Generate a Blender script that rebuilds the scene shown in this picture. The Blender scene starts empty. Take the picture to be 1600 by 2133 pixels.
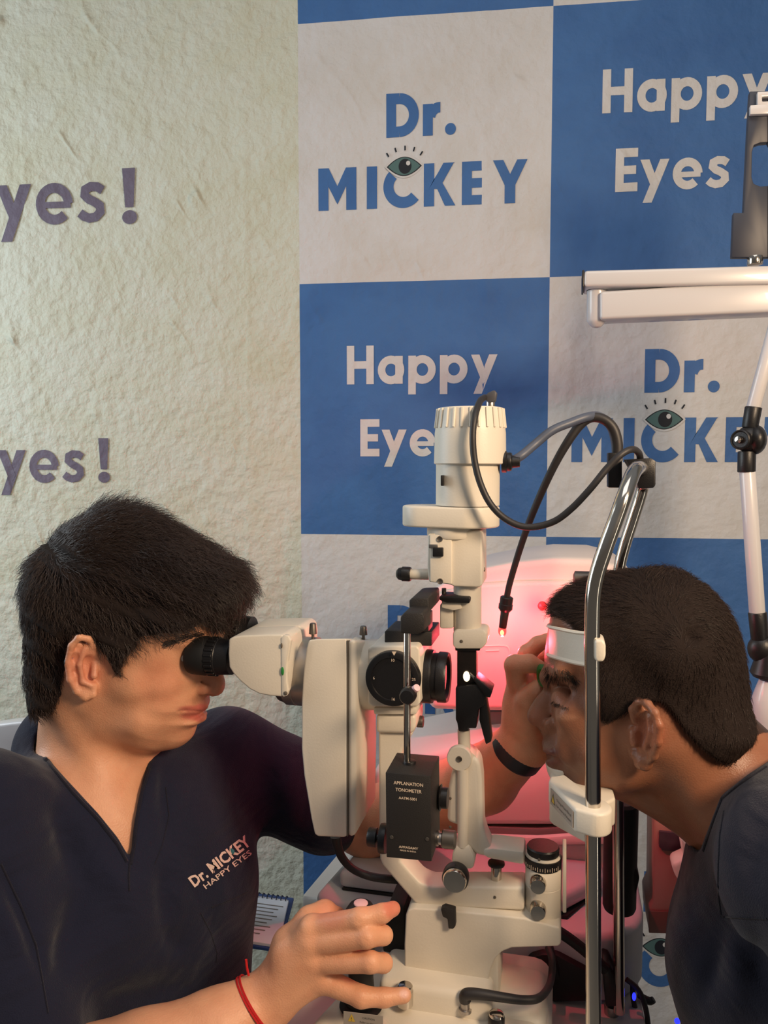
import bpy, bmesh, math, random
import numpy as np
from mathutils import Vector, Matrix
import openvdb

# ---------------------------------------------------------------- camera, world, lights, exposure
scene = bpy.context.scene
COL = scene.collection
PITCH = math.radians(3.672)
FPX = 1603.0
CAM = Vector((0.0, -0.76, 1.42))
cd = bpy.data.cameras.new('camera')
cd.sensor_fit = 'HORIZONTAL'; cd.sensor_width = 36.0; cd.lens = FPX/1600*36.0
cd.clip_start = 0.02; cd.clip_end = 30
cam = bpy.data.objects.new('camera', cd); COL.objects.link(cam)
cam.location = CAM; cam.rotation_euler = (math.pi/2-PITCH, 0, 0)
scene.camera = cam

w = bpy.data.worlds.new('world'); scene.world = w; w.use_nodes = True
nt = w.node_tree; bg = nt.nodes['Background']
tc = nt.nodes.new('ShaderNodeTexCoord'); sep = nt.nodes.new('ShaderNodeSeparateXYZ')
ramp = nt.nodes.new('ShaderNodeValToRGB')
nt.links.new(tc.outputs['Generated'], sep.inputs[0]); nt.links.new(sep.outputs['Z'], ramp.inputs[0])
ramp.color_ramp.elements[0].position = 0.0; ramp.color_ramp.elements[0].color = (0.26, 0.235, 0.21, 1)
ramp.color_ramp.elements[1].position = 0.75; ramp.color_ramp.elements[1].color = (0.50, 0.52, 0.55, 1)
nt.links.new(ramp.outputs[0], bg.inputs['Color']); bg.inputs['Strength'].default_value = 0.38

def area_light(name, loc, target, size, energy, color, size_y=None):
    ld = bpy.data.lights.new(name, 'AREA'); ld.energy = energy; ld.color = color
    ld.size = size
    if size_y: ld.shape = 'RECTANGLE'; ld.size_y = size_y
    o = bpy.data.objects.new(name, ld); COL.objects.link(o)
    o.location = loc
    o.rotation_euler = (Vector(target)-Vector(loc)).to_track_quat('-Z', 'Y').to_euler()
    return o
area_light('window_daylight', (-1.75, 0.22, 1.75), (0.3, 0.62, 1.30), 0.8, 18.0, (0.86, 0.95, 1.0), 1.2)
area_light('warm_room_lamp', (0.64, -0.84, 1.80), (0.0, 0.0, 1.15), 0.24, 14.0, (1.0, 0.73, 0.48))
area_light('doorway_light', (1.25, -0.95, 1.15), (0.2, -0.1, 1.1), 0.10, 2.2, (1.0, 0.90, 0.74), 1.7)
area_light('ceiling_light', (0.1, -0.5, 2.6), (0.1, 0.3, 1.0), 0.9, 4.5, (1.0, 0.97, 0.95))

scene.view_settings.view_transform = 'Standard'
scene.view_settings.look = 'None'
scene.view_settings.exposure = 0.0
scene.view_settings.gamma = 1.0
scene.view_settings.use_curve_mapping = False

rng = np.random.RandomState(7)
random.seed(7)

# ---------------------------------------------------------------- geometry helpers
def ray(px, py):
    x = (px-800)/FPX; y = -(py-1066.5)/FPX
    s, c = math.sin(PITCH), math.cos(PITCH)
    return Vector((x, c+y*s, -s+y*c))
PSI = math.radians(13.0)
FW = Vector((math.cos(PSI), -math.sin(PSI), 0))     # doctor -> patient
LT = Vector((math.sin(PSI), math.cos(PSI), 0))      # away from the camera
UP = Vector((0, 0, 1))
ORG = Vector((0.05, 0.0, 0.0))
def W(px, py, b=0.0):
    """point seen at (px,py) on the instrument's plane at lateral depth b"""
    d = ray(px, py); t = (b-(CAM-ORG).dot(LT))/d.dot(LT)
    return CAM+d*t
def loc(p): q = Vector(p)-ORG; return np.array((q.dot(FW), q.dot(LT), q.z))
def Q(px, py, b=0.0): return loc(W(px, py, b))
def l2w(a): return ORG+FW*float(a[0])+LT*float(a[1])+UP*float(a[2])
def WY(px, py, Y):
    d = ray(px, py); return CAM+d*((Y-CAM.y)/d.y)
def size(npx, b=0.0, px=900):      # metres for npx pixels at lateral depth b
    return (W(px+npx/2, 1200, b)-W(px-npx/2, 1200, b)).length

def srgb(r, g, b):
    f = lambda v: (v/255/12.92 if v/255 <= 0.04045 else ((v/255+0.055)/1.055)**2.4)
    return (f(r), f(g), f(b), 1)

MATS = {}
def mat(name, col, rough=0.5, metal=0.0, spec=0.5, bump=0.0, bscale=200, emit=None, estr=1.0, mottle=0.0, mscale=8, coat=0, sss=0, trans=0, alpha=1):
    m = bpy.data.materials.new(name); m.use_nodes = True
    n = m.node_tree.nodes; l = m.node_tree.links; p = n['Principled BSDF']
    p.inputs['Base Color'].default_value = col; p.inputs['Roughness'].default_value = rough
    p.inputs['Metallic'].default_value = metal; p.inputs['Specular IOR Level'].default_value = spec
    p.inputs['Coat Weight'].default_value = coat
    p.inputs['Transmission Weight'].default_value = trans
    if emit: p.inputs['Emission Color'].default_value = emit; p.inputs['Emission Strength'].default_value = estr
    t = n.new('ShaderNodeTexCoord')
    if mottle:
        no = n.new('ShaderNodeTexNoise'); no.inputs['Scale'].default_value = mscale; no.inputs['Detail'].default_value = 6
        mx = n.new('ShaderNodeMixRGB'); mx.blend_type = 'MULTIPLY'; mx.inputs[1].default_value = col
        r = n.new('ShaderNodeValToRGB'); r.color_ramp.elements[0].position = .35; r.color_ramp.elements[1].position = .65
        r.color_ramp.elements[0].color = (1-mottle,)*3+(1,); r.color_ramp.elements[1].color = (1, 1, 1, 1)
        l.new(t.outputs['Object'], no.inputs['Vector']); l.new(no.outputs['Fac'], r.inputs[0]); l.new(r.outputs[0], mx.inputs[2])
        mx.inputs[0].default_value = 1; l.new(mx.outputs[0], p.inputs['Base Color'])
    if bump:
        no = n.new('ShaderNodeTexNoise'); no.inputs['Scale'].default_value = bscale; no.inputs['Detail'].default_value = 3
        b = n.new('ShaderNodeBump'); b.inputs['Strength'].default_value = bump; b.inputs['Distance'].default_value = 0.001
        l.new(t.outputs['Object'], no.inputs['Vector']); l.new(no.outputs['Fac'], b.inputs['Height']); l.new(b.outputs[0], p.inputs['Normal'])
    if sss:
        p.inputs['Subsurface Weight'].default_value = sss; p.inputs['Subsurface Radius'].default_value = (1, .35, .2)
        p.inputs['Subsurface Scale'].default_value = 0.006
    MATS[name] = m
    return m
M = dict(
    white=mat('cream_plastic', srgb(226, 218, 203), .42, mottle=.06, bump=.12, bscale=500),
    grey_white=mat('grey_white_plastic', srgb(200, 203, 208), .45, mottle=.06, bump=.1, bscale=400),
    machine=mat('pale_machine_plastic', srgb(226, 214, 208), .45, mottle=.05),
    trim_grey=mat('grey_trim', srgb(120, 112, 108), .5),  # plain grey of the machine band, neck and bracket
    seam=mat('seam_dark', srgb(92, 84, 74), .7),
    black=mat('black_plastic', srgb(24, 23, 25), .38, bump=.15, bscale=900),
    satin=mat('satin_black_paint', srgb(34, 31, 30), .55, bump=.3, bscale=1200),
    rubber=mat('black_rubber', srgb(20, 20, 22), .62),
    chrome=mat('chrome', srgb(205, 198, 188), .14, metal=1, bump=.03, bscale=60),
    brushed=mat('brushed_aluminium', srgb(175, 170, 166), .36, metal=1),
    knurl=mat('knurled_steel', srgb(110, 104, 98), .45, metal=.8),
    cable=mat('dark_cable', srgb(42, 40, 42), .5),
    cable_grey=mat('slate_cable', srgb(78, 86, 104), .45),
    lens=mat('coated_lens_glass', srgb(60, 20, 35), .05, spec=1, coat=1),
    mirror=mat('mirror_glass', srgb(230, 225, 215), .03, metal=1),
    hot=mat('glowing_mirror_spot', (1, .85, .6, 1), .3, emit=(1, .78, .48, 1), estr=2.6),  # self-glowing colour imitating the lamp light on the mirror
    led=mat('red_led', (1, .1, .05, 1), .3, emit=(1, .05, .05, 1), estr=1.8),
    ledcore=mat('red_led_core', (1, .5, .2, 1), .3, emit=(1, .55, .22, 1), estr=1.9),
    blueled=mat('blue_led', (.1, .1, 1, 1), .3, emit=(.02, .03, 1, 1), estr=1.8),
    button=mat('pink_button', srgb(235, 190, 195), .5),
    ink=mat('pale_ink', srgb(226, 205, 182), .6),
    inkdark=mat('dark_ink', srgb(70, 64, 60), .7),
    yellow=mat('warning_yellow', srgb(205, 170, 60), .6),
    tag=mat('grey_label', srgb(158, 146, 134), .5),
    green=mat('green_dot', srgb(40, 130, 60), .5),
    paper=mat('notebook_paper', srgb(215, 220, 232), .7, mottle=.04),
    blue_cover=mat('blue_cover', srgb(38, 70, 130), .6),
    table=mat('table_laminate', srgb(196, 190, 184), .5, mottle=.05),
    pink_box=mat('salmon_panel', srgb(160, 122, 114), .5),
    navy=mat('navy_metal', srgb(44, 48, 62), .45),
    arm_white=mat('white_enamel', srgb(206, 204, 206), .28, coat=.3),
    thread=mat('red_thread', srgb(200, 24, 26), .8, bump=.6, bscale=1500),
    strap=mat('black_strap', srgb(28, 30, 40), .5),
    glass_green=mat('green_lens', srgb(40, 160, 60), .05, spec=1, trans=.6),
)

WM = {}       # world matrices of empties / parts
def new_obj(name, me, parent=None):
    o = bpy.data.objects.new(name, me); COL.objects.link(o)
    if parent is not None:
        o.parent = parent; WM[o.name] = WM[parent.name].copy()
    return o
def tag(o, label=None, cat=None, group=None, kind=None):
    if label: o['label'] = label
    if cat: o['category'] = cat
    if group: o['group'] = group
    if kind: o['kind'] = kind
    return o
def thing(name, label, cat, p, group=None, rot=-PSI):
    o = bpy.data.objects.new(name, None); COL.objects.link(o)
    o.location = Vector(p); o.rotation_euler = (0, 0, rot); o.empty_display_size = .05
    WM[o.name] = Matrix.Translation(Vector(p)) @ Matrix.Rotation(rot, 4, 'Z')
    return tag(o, label, cat, group)

class MB:
    """collects world-space pieces; build() links them as one mesh object"""
    def __init__(s): s.v = []; s.f = []
    def add(s, vs, fs):
        o = len(s.v); s.v += [tuple(v) for v in vs]; s.f += [tuple(i+o for i in f) for f in fs]; return s
    def _bm(s, bm):
        bm.verts.ensure_lookup_table(); bm.verts.index_update()
        s.add([v.co[:] for v in bm.verts], [[v.index for v in f.verts] for f in bm.faces]); bm.free()
    def prism(s, pts, ext, bevel=0.0, seg=2):
        """pts: 3D world polygon, ext: extrusion vector"""
        bm = bmesh.new(); ext = Vector(ext)
        a = [bm.verts.new(Vector(p)) for p in pts]; b = [bm.verts.new(Vector(p)+ext) for p in pts]
        n = len(pts); bm.faces.new(a); bm.faces.new(b[::-1])
        for i in range(n): bm.faces.new((a[i], b[i], b[(i+1) % n], a[(i+1) % n]))
        bmesh.ops.recalc_face_normals(bm, faces=bm.faces)
        if bevel:
            ed = [e for e in bm.edges if len(e.link_faces) == 2 and e.calc_face_angle() > .35]
            bmesh.ops.bevel(bm, geom=ed, offset=bevel, segments=seg, profile=.5, affect='EDGES', clamp_overlap=True)
        s._bm(bm); return s
    def pxprism(s, pts, b0, b1, bevel=.002, seg=2):
        return s.prism([W(x, y, b0) for x, y in pts], LT*(b1-b0), bevel, seg)
    def pxbox(s, x0, y0, x1, y1, b0, b1, bevel=.002, seg=2):
        return s.pxprism([(x0, y0), (x1, y0), (x1, y1), (x0, y1)], b0, b1, bevel, seg)
    def box(s, c, half, bevel=.002, ax=(FW, LT, UP), seg=2):
        c = Vector(c); A, B, C = [Vector(x) for x in ax]
        p = [c+A*(i*half[0])-B*half[1]+C*(j*half[2]) for i, j in ((-1, -1), (1, -1), (1, 1), (-1, 1))]
        return s.prism(p, B*(2*half[1]), bevel, seg)
    def lathe(s, o, axis, prof, n=28, ref=None, caps=True):
        """prof: (t, r) along axis"""
        o = Vector(o); ax = Vector(axis).normalized()
        u = ax.orthogonal().normalized() if ref is None else Vector(ref); v = ax.cross(u)
        vs = []; fs = []
        for t, r in prof:
            for k in range(n):
                an = 2*math.pi*k/n; vs.append(o+ax*t+(u*math.cos(an)+v*math.sin(an))*r)
        for i in range(len(prof)-1):
            for k in range(n):
                fs.append((i*n+k, i*n+(k+1) % n, (i+1)*n+(k+1) % n, (i+1)*n+k))
        if caps: fs.append(tuple(range(n))[::-1]); fs.append(tuple((len(prof)-1)*n+k for k in range(n)))
        return s.add(vs, fs)
    def cyl(s, p0, p1, r, r1=None, n=28, bev=None):
        p0, p1 = Vector(p0), Vector(p1); L = (p1-p0).length; r1 = r if r1 is None else r1
        e = min(bev if bev is not None else r*.12, L*.3)
        return s.lathe(p0, p1-p0, [(0, r-e), (e*.3, r-e*.3), (e, r), (L-e, r1), (L-e*.3, r1-e*.3), (L, r1-e)], n)
    def tube(s, pts, r, n=12, sub=6):
        P = smooth(pts, sub); m = len(P)
        rr = r if hasattr(r, '__len__') else [r]*2
        vs = []; fs = []; u = None
        for i, p in enumerate(P):
            t = (P[min(i+1, m-1)]-P[max(i-1, 0)]).normalized()
            u = t.orthogonal().normalized() if u is None else (u-t*u.dot(t)).normalized()
            v = t.cross(u); R = np.interp(i/(m-1), np.linspace(0, 1, len(rr)), rr)
            for k in range(n):
                an = 2*math.pi*k/n; vs.append(p+(u*math.cos(an)+v*math.sin(an))*R)
        for i in range(m-1):
            for k in range(n): fs.append((i*n+k, i*n+(k+1) % n, (i+1)*n+(k+1) % n, (i+1)*n+k))
        fs.append(tuple(range(n))[::-1]); fs.append(tuple((m-1)*n+k for k in range(n)))
        return s.add(vs, fs)
    def ball(s, c, r, n=16, ax=(FW, LT, UP)):
        r = r if hasattr(r, '__len__') else (r, r, r); c = Vector(c); vs = []; fs = []; h = n//2
        for i in range(h+1):
            th = math.pi*i/h
            for k in range(n):
                ph = 2*math.pi*k/n
                vs.append(c+ax[0]*(r[0]*math.sin(th)*math.cos(ph))+ax[1]*(r[1]*math.sin(th)*math.sin(ph))+ax[2]*(r[2]*math.cos(th)))
        for i in range(h):
            for k in range(n): fs.append((i*n+k, (i+1)*n+k, (i+1)*n+(k+1) % n, i*n+(k+1) % n))
        return s.add(vs, fs)
    def build(s, name, m, parent=None, angle=35, label=None):
        inv = WM[parent.name].inverted() if parent is not None else None
        org = Vector((0, 0, 0))
        V = np.array(s.v, dtype=float)
        if inv is None:
            org = Vector(((V[:, 0].min()+V[:, 0].max())/2, (V[:, 1].min()+V[:, 1].max())/2, V[:, 2].min()))
            inv = Matrix.Translation(-org)
        V = V @ np.array(inv.to_3x3()).T + np.array(inv.translation)
        me = bpy.data.meshes.new(name); me.from_pydata(V.tolist(), [], s.f); me.validate(); me.update()
        bm = bmesh.new(); bm.from_mesh(me); bmesh.ops.recalc_face_normals(bm, faces=bm.faces); bm.to_mesh(me); bm.free()
        me.polygons.foreach_set('use_smooth', [True]*len(me.polygons)); me.set_sharp_from_angle(angle=math.radians(angle))
        me.materials.append(m)
        o = new_obj(name, me, parent)
        if parent is None: o.location = org; WM[o.name] = Matrix.Translation(org)
        if label: o['label'] = label
        return o

def smooth(pts, sub=6):
    P = [Vector(p) for p in pts]
    if len(P) < 3 or sub < 2: return P
    out = []
    for i in range(len(P)-1):
        p0, p1, p2, p3 = P[max(i-1, 0)], P[i], P[i+1], P[min(i+2, len(P)-1)]
        for k in range(sub):
            t = k/sub
            out.append(.5*((2*p1)+(p2-p0)*t+(2*p0-5*p1+4*p2-p3)*t*t+(3*p1-p0-3*p2+p3)*t**3))
    out.append(P[-1]); return out

def text_piece(txt, p, xdir, ydir, height, m, name, parent, depth=.0002, bold=0.0, align='CENTER', width=None):
    cu = bpy.data.curves.new('txt', 'FONT'); cu.body = txt; cu.size = 1; cu.offset = bold; cu.align_x = align
    cu.resolution_u = 3
    ob = bpy.data.objects.new('txt', cu); COL.objects.link(ob)
    me = bpy.data.meshes.new_from_object(ob); bpy.data.objects.remove(ob); bpy.data.curves.remove(cu)
    x = Vector(xdir).normalized(); y = (Vector(ydir)-x*Vector(ydir).dot(x)).normalized(); z = x.cross(y)
    sc = height/.72
    V = [v.co.copy() for v in me.vertices]; sx = sc
    if width: sx = width/(max(v.x for v in V)-min(v.x for v in V))
    mb = MB(); base = [Vector(p)+x*(v.x*sx)+y*(v.y*sc)+z*depth for v in V]
    mb.add(base, [tuple(f.vertices) for f in me.polygons]); bpy.data.meshes.remove(me)
    inv = WM[parent.name].inverted()
    m2 = bpy.data.meshes.new(name); m2.from_pydata([tuple(inv @ Vector(v)) for v in mb.v], [], mb.f); m2.materials.append(m)
    return new_obj(name, m2, parent)

# ---------------------------------------------------------------- implicit-surface volumes (in the instrument's frame)
def smin(a, b, k):
    if k <= 0: return np.minimum(a, b)
    h = np.clip(.5+.5*(b-a)/k, 0, 1); return b+(a-b)*h-k*h*(1-h)
def smax(a, b, k): return -smin(-a, -b, k)
class Vol:
    def __init__(s, vs): s.vs = vs; s.ops = []
    def op(s, fn, lo, hi, k, mode='u'): s.ops.append((fn, np.array(lo, float), np.array(hi, float), k, mode)); return s
    def cone(s, p0, p1, r0, r1=None, k=.006, mode='u', flat=None):
        p0 = np.array(p0, float); p1 = np.array(p1, float); r1 = r0 if r1 is None else r1
        ba = p1-p0; L2 = max(ba.dot(ba), 1e-9); R = max(r0, r1)
        def fn(x, y, z):
            px, py, pz = x-p0[0], y-p0[1], z-p0[2]
            h = np.clip((px*ba[0]+py*ba[1]+pz*ba[2])/L2, 0, 1)
            return np.sqrt((px-h*ba[0])**2+(py-h*ba[1])**2+(pz-h*ba[2])**2)-(r0+(r1-r0)*h)
        return s.op(fn, np.minimum(p0, p1)-R, np.maximum(p0, p1)+R, k, mode)
    def chain(s, pts, rs, k=.006, mode='u'):
        for i in range(len(pts)-1): s.cone(pts[i], pts[i+1], rs[i], rs[i+1], k if i == 0 or mode == 's' else min(k, rs[i]*.8), mode)
        return s
    def ell(s, c, r, k=.006, mode='u', rot=None):
        c = np.array(c, float); r = np.array(r, float); R = np.array(rot if rot is not None else np.eye(3))
        rm = r.max() if rot is not None else r
        def fn(x, y, z):
            d = (x-c[0], y-c[1], z-c[2])
            q = [(R[i][0]*d[0]+R[i][1]*d[1]+R[i][2]*d[2]) for i in range(3)]
            k0 = np.sqrt(sum((q[i]/r[i])**2 for i in range(3))); k1 = np.sqrt(sum((q[i]/r[i]**2)**2 for i in range(3)))
            return k0*(k0-1)/np.maximum(k1, 1e-6)
        return s.op(fn, c-rm, c+rm, k, mode)
    def field(s, x, y, z):
        f = None
        for fn, lo, hi, k, mode in s.ops:
            d = fn(x, y, z)
            if f is None: f = d+0*(x+y+z); continue
            f = smin(f, d, k) if mode == 'u' else smax(f, -d, k) if mode == 's' else smax(f, d, k)
        return f
    def mesh(s, n=40):
        vs = s.vs
        lo = np.min([o[1]-o[3] for o in s.ops if o[4] == 'u'], axis=0); hi = np.max([o[2]+o[3] for o in s.ops if o[4] == 'u'], axis=0)
        i0 = np.floor(lo/vs).astype(int)-4; i1 = np.ceil(hi/vs).astype(int)+4
        g = openvdb.FloatGrid(background=3*vs)
        for bi in range(i0[0], i1[0], n):
            for bj in range(i0[1], i1[1], n):
                for bk in range(i0[2], i1[2], n):
                    blo = np.array((bi, bj, bk))*vs; bhi = blo+n*vs
                    use = []
                    for o in s.ops:
                        mrg = o[3]+4*vs
                        if o[4] == 'i' or (np.all(o[1]-mrg < bhi) and np.all(o[2]+mrg > blo)): use.append(o)
                    if not any(o[4] == 'u' for o in use): continue
                    x = ((np.arange(n)+bi)*vs)[:, None, None].astype(np.float32); y = ((np.arange(n)+bj)*vs)[None, :, None].astype(np.float32); z = ((np.arange(n)+bk)*vs)[None, None, :].astype(np.float32)
                    # coarse test on a 5x5x5 lattice
                    cx = np.linspace(0, n-1, 5).astype(int)
                    def ev(X, Y, Z):
                        f = np.full((X.shape[0], Y.shape[1], Z.shape[2]), 1.0, np.float32)
                        for fn, l, h, k, mode in use:
                            d = fn(X, Y, Z)
                            f = smin(f, d, k) if mode == 'u' else smax(f, -d, k) if mode == 's' else smax(f, d, k)
                        return f
                    cf = ev(x[cx], y[:, cx], z[:, :, cx])
                    if cf.min() > n*vs*.6: continue
                    f = np.clip(ev(x, y, z), -3*vs, 3*vs).astype(np.float32)
                    if f.min() >= 3*vs: continue
                    g.copyFromArray(np.ascontiguousarray(f), ijk=(bi, bj, bk))
        pts, quads = g.convertToQuads(isovalue=0.0)
        return np.array(pts, dtype=float)*vs, np.array(quads)

def sdf_object(name, pts, quads, m, parent, color=None):
    """pts in instrument frame -> mesh object; color: (n,3) linear base colour attribute"""
    Wp = np.array(ORG)+pts[:, :1]*np.array(FW)+pts[:, 1:2]*np.array(LT)+pts[:, 2:3]*np.array(UP)
    inv = WM[parent.name].inverted()
    V = Wp @ np.array(inv.to_3x3()).T+np.array(inv.translation)
    me = bpy.data.meshes.new(name)
    me.vertices.add(len(V)); me.vertices.foreach_set('co', V.astype(np.float32).ravel())
    nq = len(quads); q = quads[:, ::-1]
    me.loops.add(nq*4); me.loops.foreach_set('vertex_index', q.astype(np.int32).ravel())
    me.polygons.add(nq); me.polygons.foreach_set('loop_start', np.arange(0, nq*4, 4, dtype=np.int32))
    me.update(calc_edges=True); me.validate()
    bm = bmesh.new(); bm.from_mesh(me)
    bad = [v for v in bm.verts if not v.link_faces]
    if bad: bmesh.ops.delete(bm, geom=bad, context='VERTS')
    if len(bm.faces):
        if bm.calc_volume(signed=True) < 0: bmesh.ops.reverse_faces(bm, faces=bm.faces)
    ok = not bad; bm.to_mesh(me); bm.free()
    me.polygons.foreach_set('use_smooth', [True]*len(me.polygons))
    if color is not None and ok:
        at = me.color_attributes.new('tint', 'FLOAT_COLOR', 'POINT')
        at.data.foreach_set('color', np.c_[color, np.ones(len(color))].astype(np.float32).ravel())
    me.materials.append(m)
    return new_obj(name, me, parent)

def smooth_mesh(pts, quads, it=2, lam=.5):
    e = np.concatenate([quads[:, [0, 1]], quads[:, [1, 2]], quads[:, [2, 3]], quads[:, [3, 0]]])
    for _ in range(it):
        acc = np.zeros_like(pts); cnt = np.zeros(len(pts))
        for c in range(3):
            acc[:, c] = np.bincount(e[:, 0], pts[e[:, 1], c], len(pts))+np.bincount(e[:, 1], pts[e[:, 0], c], len(pts))
        cnt = np.bincount(e.ravel(), minlength=len(pts)); cnt[cnt == 0] = 1
        pts = pts+(acc/cnt[:, None]-pts)*lam
    return pts
def normals(pts, quads):
    d1 = pts[quads[:, 2]]-pts[quads[:, 0]]; d2 = pts[quads[:, 3]]-pts[quads[:, 1]]; n = np.cross(d1, d2)
    out = np.zeros_like(pts)
    for j in range(4):
        for c in range(3): out[:, c] += np.bincount(quads[:, j], n[:, c], len(pts))
    out /= np.maximum(np.linalg.norm(out, axis=1), 1e-12)[:, None]
    return out

class Profile:
    """A head seen from the side: outline polygon in pixels on the mid plane, inflated to width maps"""
    def __init__(s, px, widths, radii, b=0.0, sub=5, res=.0012, close=True, pad=.03, py=None):
        P = [Q(t[0], t[1], t[2] if len(t) > 2 else b)[[0, 2]] for t in px]
        n = len(P); out = []
        for i in range(n):
            p0, p1, p2, p3 = P[i-1], P[i], P[(i+1) % n], P[(i+2) % n]
            for k in range(sub):
                t = k/sub; out.append(.5*((2*p1)+(p2-p0)*t+(2*p0-5*p1+4*p2-p3)*t*t+(3*p1-p0-3*p2+p3)*t**3))
        s.poly = np.array(out); s.b = b
        lo = s.poly.min(0)-pad; hi = s.poly.max(0)+pad
        s.lo, s.hi, s.res = lo, hi, res
        A = np.arange(lo[0], hi[0], res); C = np.arange(lo[1], hi[1], res); s.n = (len(A), len(C))
        G = np.stack(np.meshgrid(A, C, indexing='ij'), -1).reshape(-1, 2)
        s.D = s.sd(G).reshape(s.n)
        def imap(ctrl):
            pts = np.array([Q(x, y, b)[[0, 2]] for x, y, v in ctrl]); v = np.array([c[2] for c in ctrl])
            w = 1/(((G[:, None]-pts[None])**2).sum(-1)+1.3e-4)**1.7
            return ((w*v).sum(1)/w.sum(1)).reshape(s.n)
        s.Wm = imap(widths); s.R = imap(radii)
    def sd(s, G):
        P0 = s.poly; P1 = np.roll(P0, -1, 0); best = np.full(len(G), 1e9); ins = np.zeros(len(G), bool)
        for a, b in zip(P0, P1):
            ba = b-a; pa = G-a; h = np.clip((pa@ba)/max(ba@ba, 1e-12), 0, 1)
            best = np.minimum(best, ((pa-h[:, None]*ba)**2).sum(1))
            c = ((a[1] > G[:, 1]) != (b[1] > G[:, 1]))
            if b[1] != a[1]: ins ^= c & (G[:, 0] < (b[0]-a[0])*(G[:, 1]-a[1])/(b[1]-a[1])+a[0])
        d = np.sqrt(best); return np.where(ins, -d, d)
    def samp(s, m, a, c):
        u = np.clip((a-s.lo[0])/s.res, 0, s.n[0]-1.001); v = np.clip((c-s.lo[1])/s.res, 0, s.n[1]-1.001)
        i = u.astype(int); j = v.astype(int); u = u-i; v = v-j
        return (m[i, j]*(1-u)*(1-v)+m[i+1, j]*u*(1-v)+m[i, j+1]*(1-u)*v+m[i+1, j+1]*u*v)
    def fn(s, x, y, z):
        a = x+0*z; c = z+0*x
        D = s.samp(s.D, a, c); Wd = s.samp(s.Wm, a, c); R = s.samp(s.R, a, c)
        p = np.maximum(D+R, 0); q = y-s.b
        k0 = np.sqrt((p/R)**2+(q/Wd)**2); k1 = np.sqrt((p/R**2)**2+(q/Wd**2)**2)
        return np.maximum(k0*(k0-1)/np.maximum(k1, 1e-4), -.03)
    def surf(s, px, py, side=-1):
        """point of the near side surface seen near pixel (iterated for parallax)"""
        bb = s.b
        for _ in range(6):
            q = Q(px, py, bb); a = np.array([q[0]]); c = np.array([q[2]])
            D = s.samp(s.D, a, c); Wd = s.samp(s.Wm, a, c); R = s.samp(s.R, a, c)
            t = np.clip((D+R)/R, 0, .999); bb = s.b+side*float((Wd*np.sqrt(1-t*t))[0])
        return Q(px, py, bb)
    def add(s, vol, k=.006, mode='u'):
        Wx = s.Wm.max(); vol.op(s.fn, (s.poly[:, 0].min(), s.b-Wx, s.poly[:, 1].min()), (s.poly[:, 0].max(), s.b+Wx, s.poly[:, 1].max()), k, mode)
def region(px, b=0.0, lo=-.3, hi=.3):
    """extruded 2D region (for cutting); returns fn, bounds"""
    pr = Profile(px, [(px[0][0], px[0][1], 1.0)], [(px[0][0], px[0][1], 1.0)], b=b, sub=4, res=.002)
    def fn(x, y, z):
        D = pr.samp(pr.D, x+0*z, z+0*x)+0*y
        if lo > -.29 or hi < .29: D = np.maximum(D, np.maximum(lo-y, y-hi))
        return D
    return fn, (pr.poly[:, 0].min(), lo, pr.poly[:, 1].min()), (pr.poly[:, 0].max(), hi, pr.poly[:, 1].max())
# ---------------------------------------------------------------- setting: wall, floor, printed banners
WA = 0.12050                        # wall yaw
WU = Vector((math.cos(WA), -math.sin(WA), 0)); WN = Vector((-math.sin(WA), -math.cos(WA), 0))   # along the wall / towards the room
W0 = Vector((0, CAM.y+1.5, CAM.z))
def wallpt(px, py, off=0.0):
    d = ray(px, py); o = W0+WN*off; t = (o-CAM).dot(WN)/d.dot(WN); return CAM+d*t
def wuv(px, py): p = wallpt(px, py)-W0; return p.dot(WU), p.z
def wp(u, v, off=0.0): return W0+WU*u+UP*v+WN*off

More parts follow.
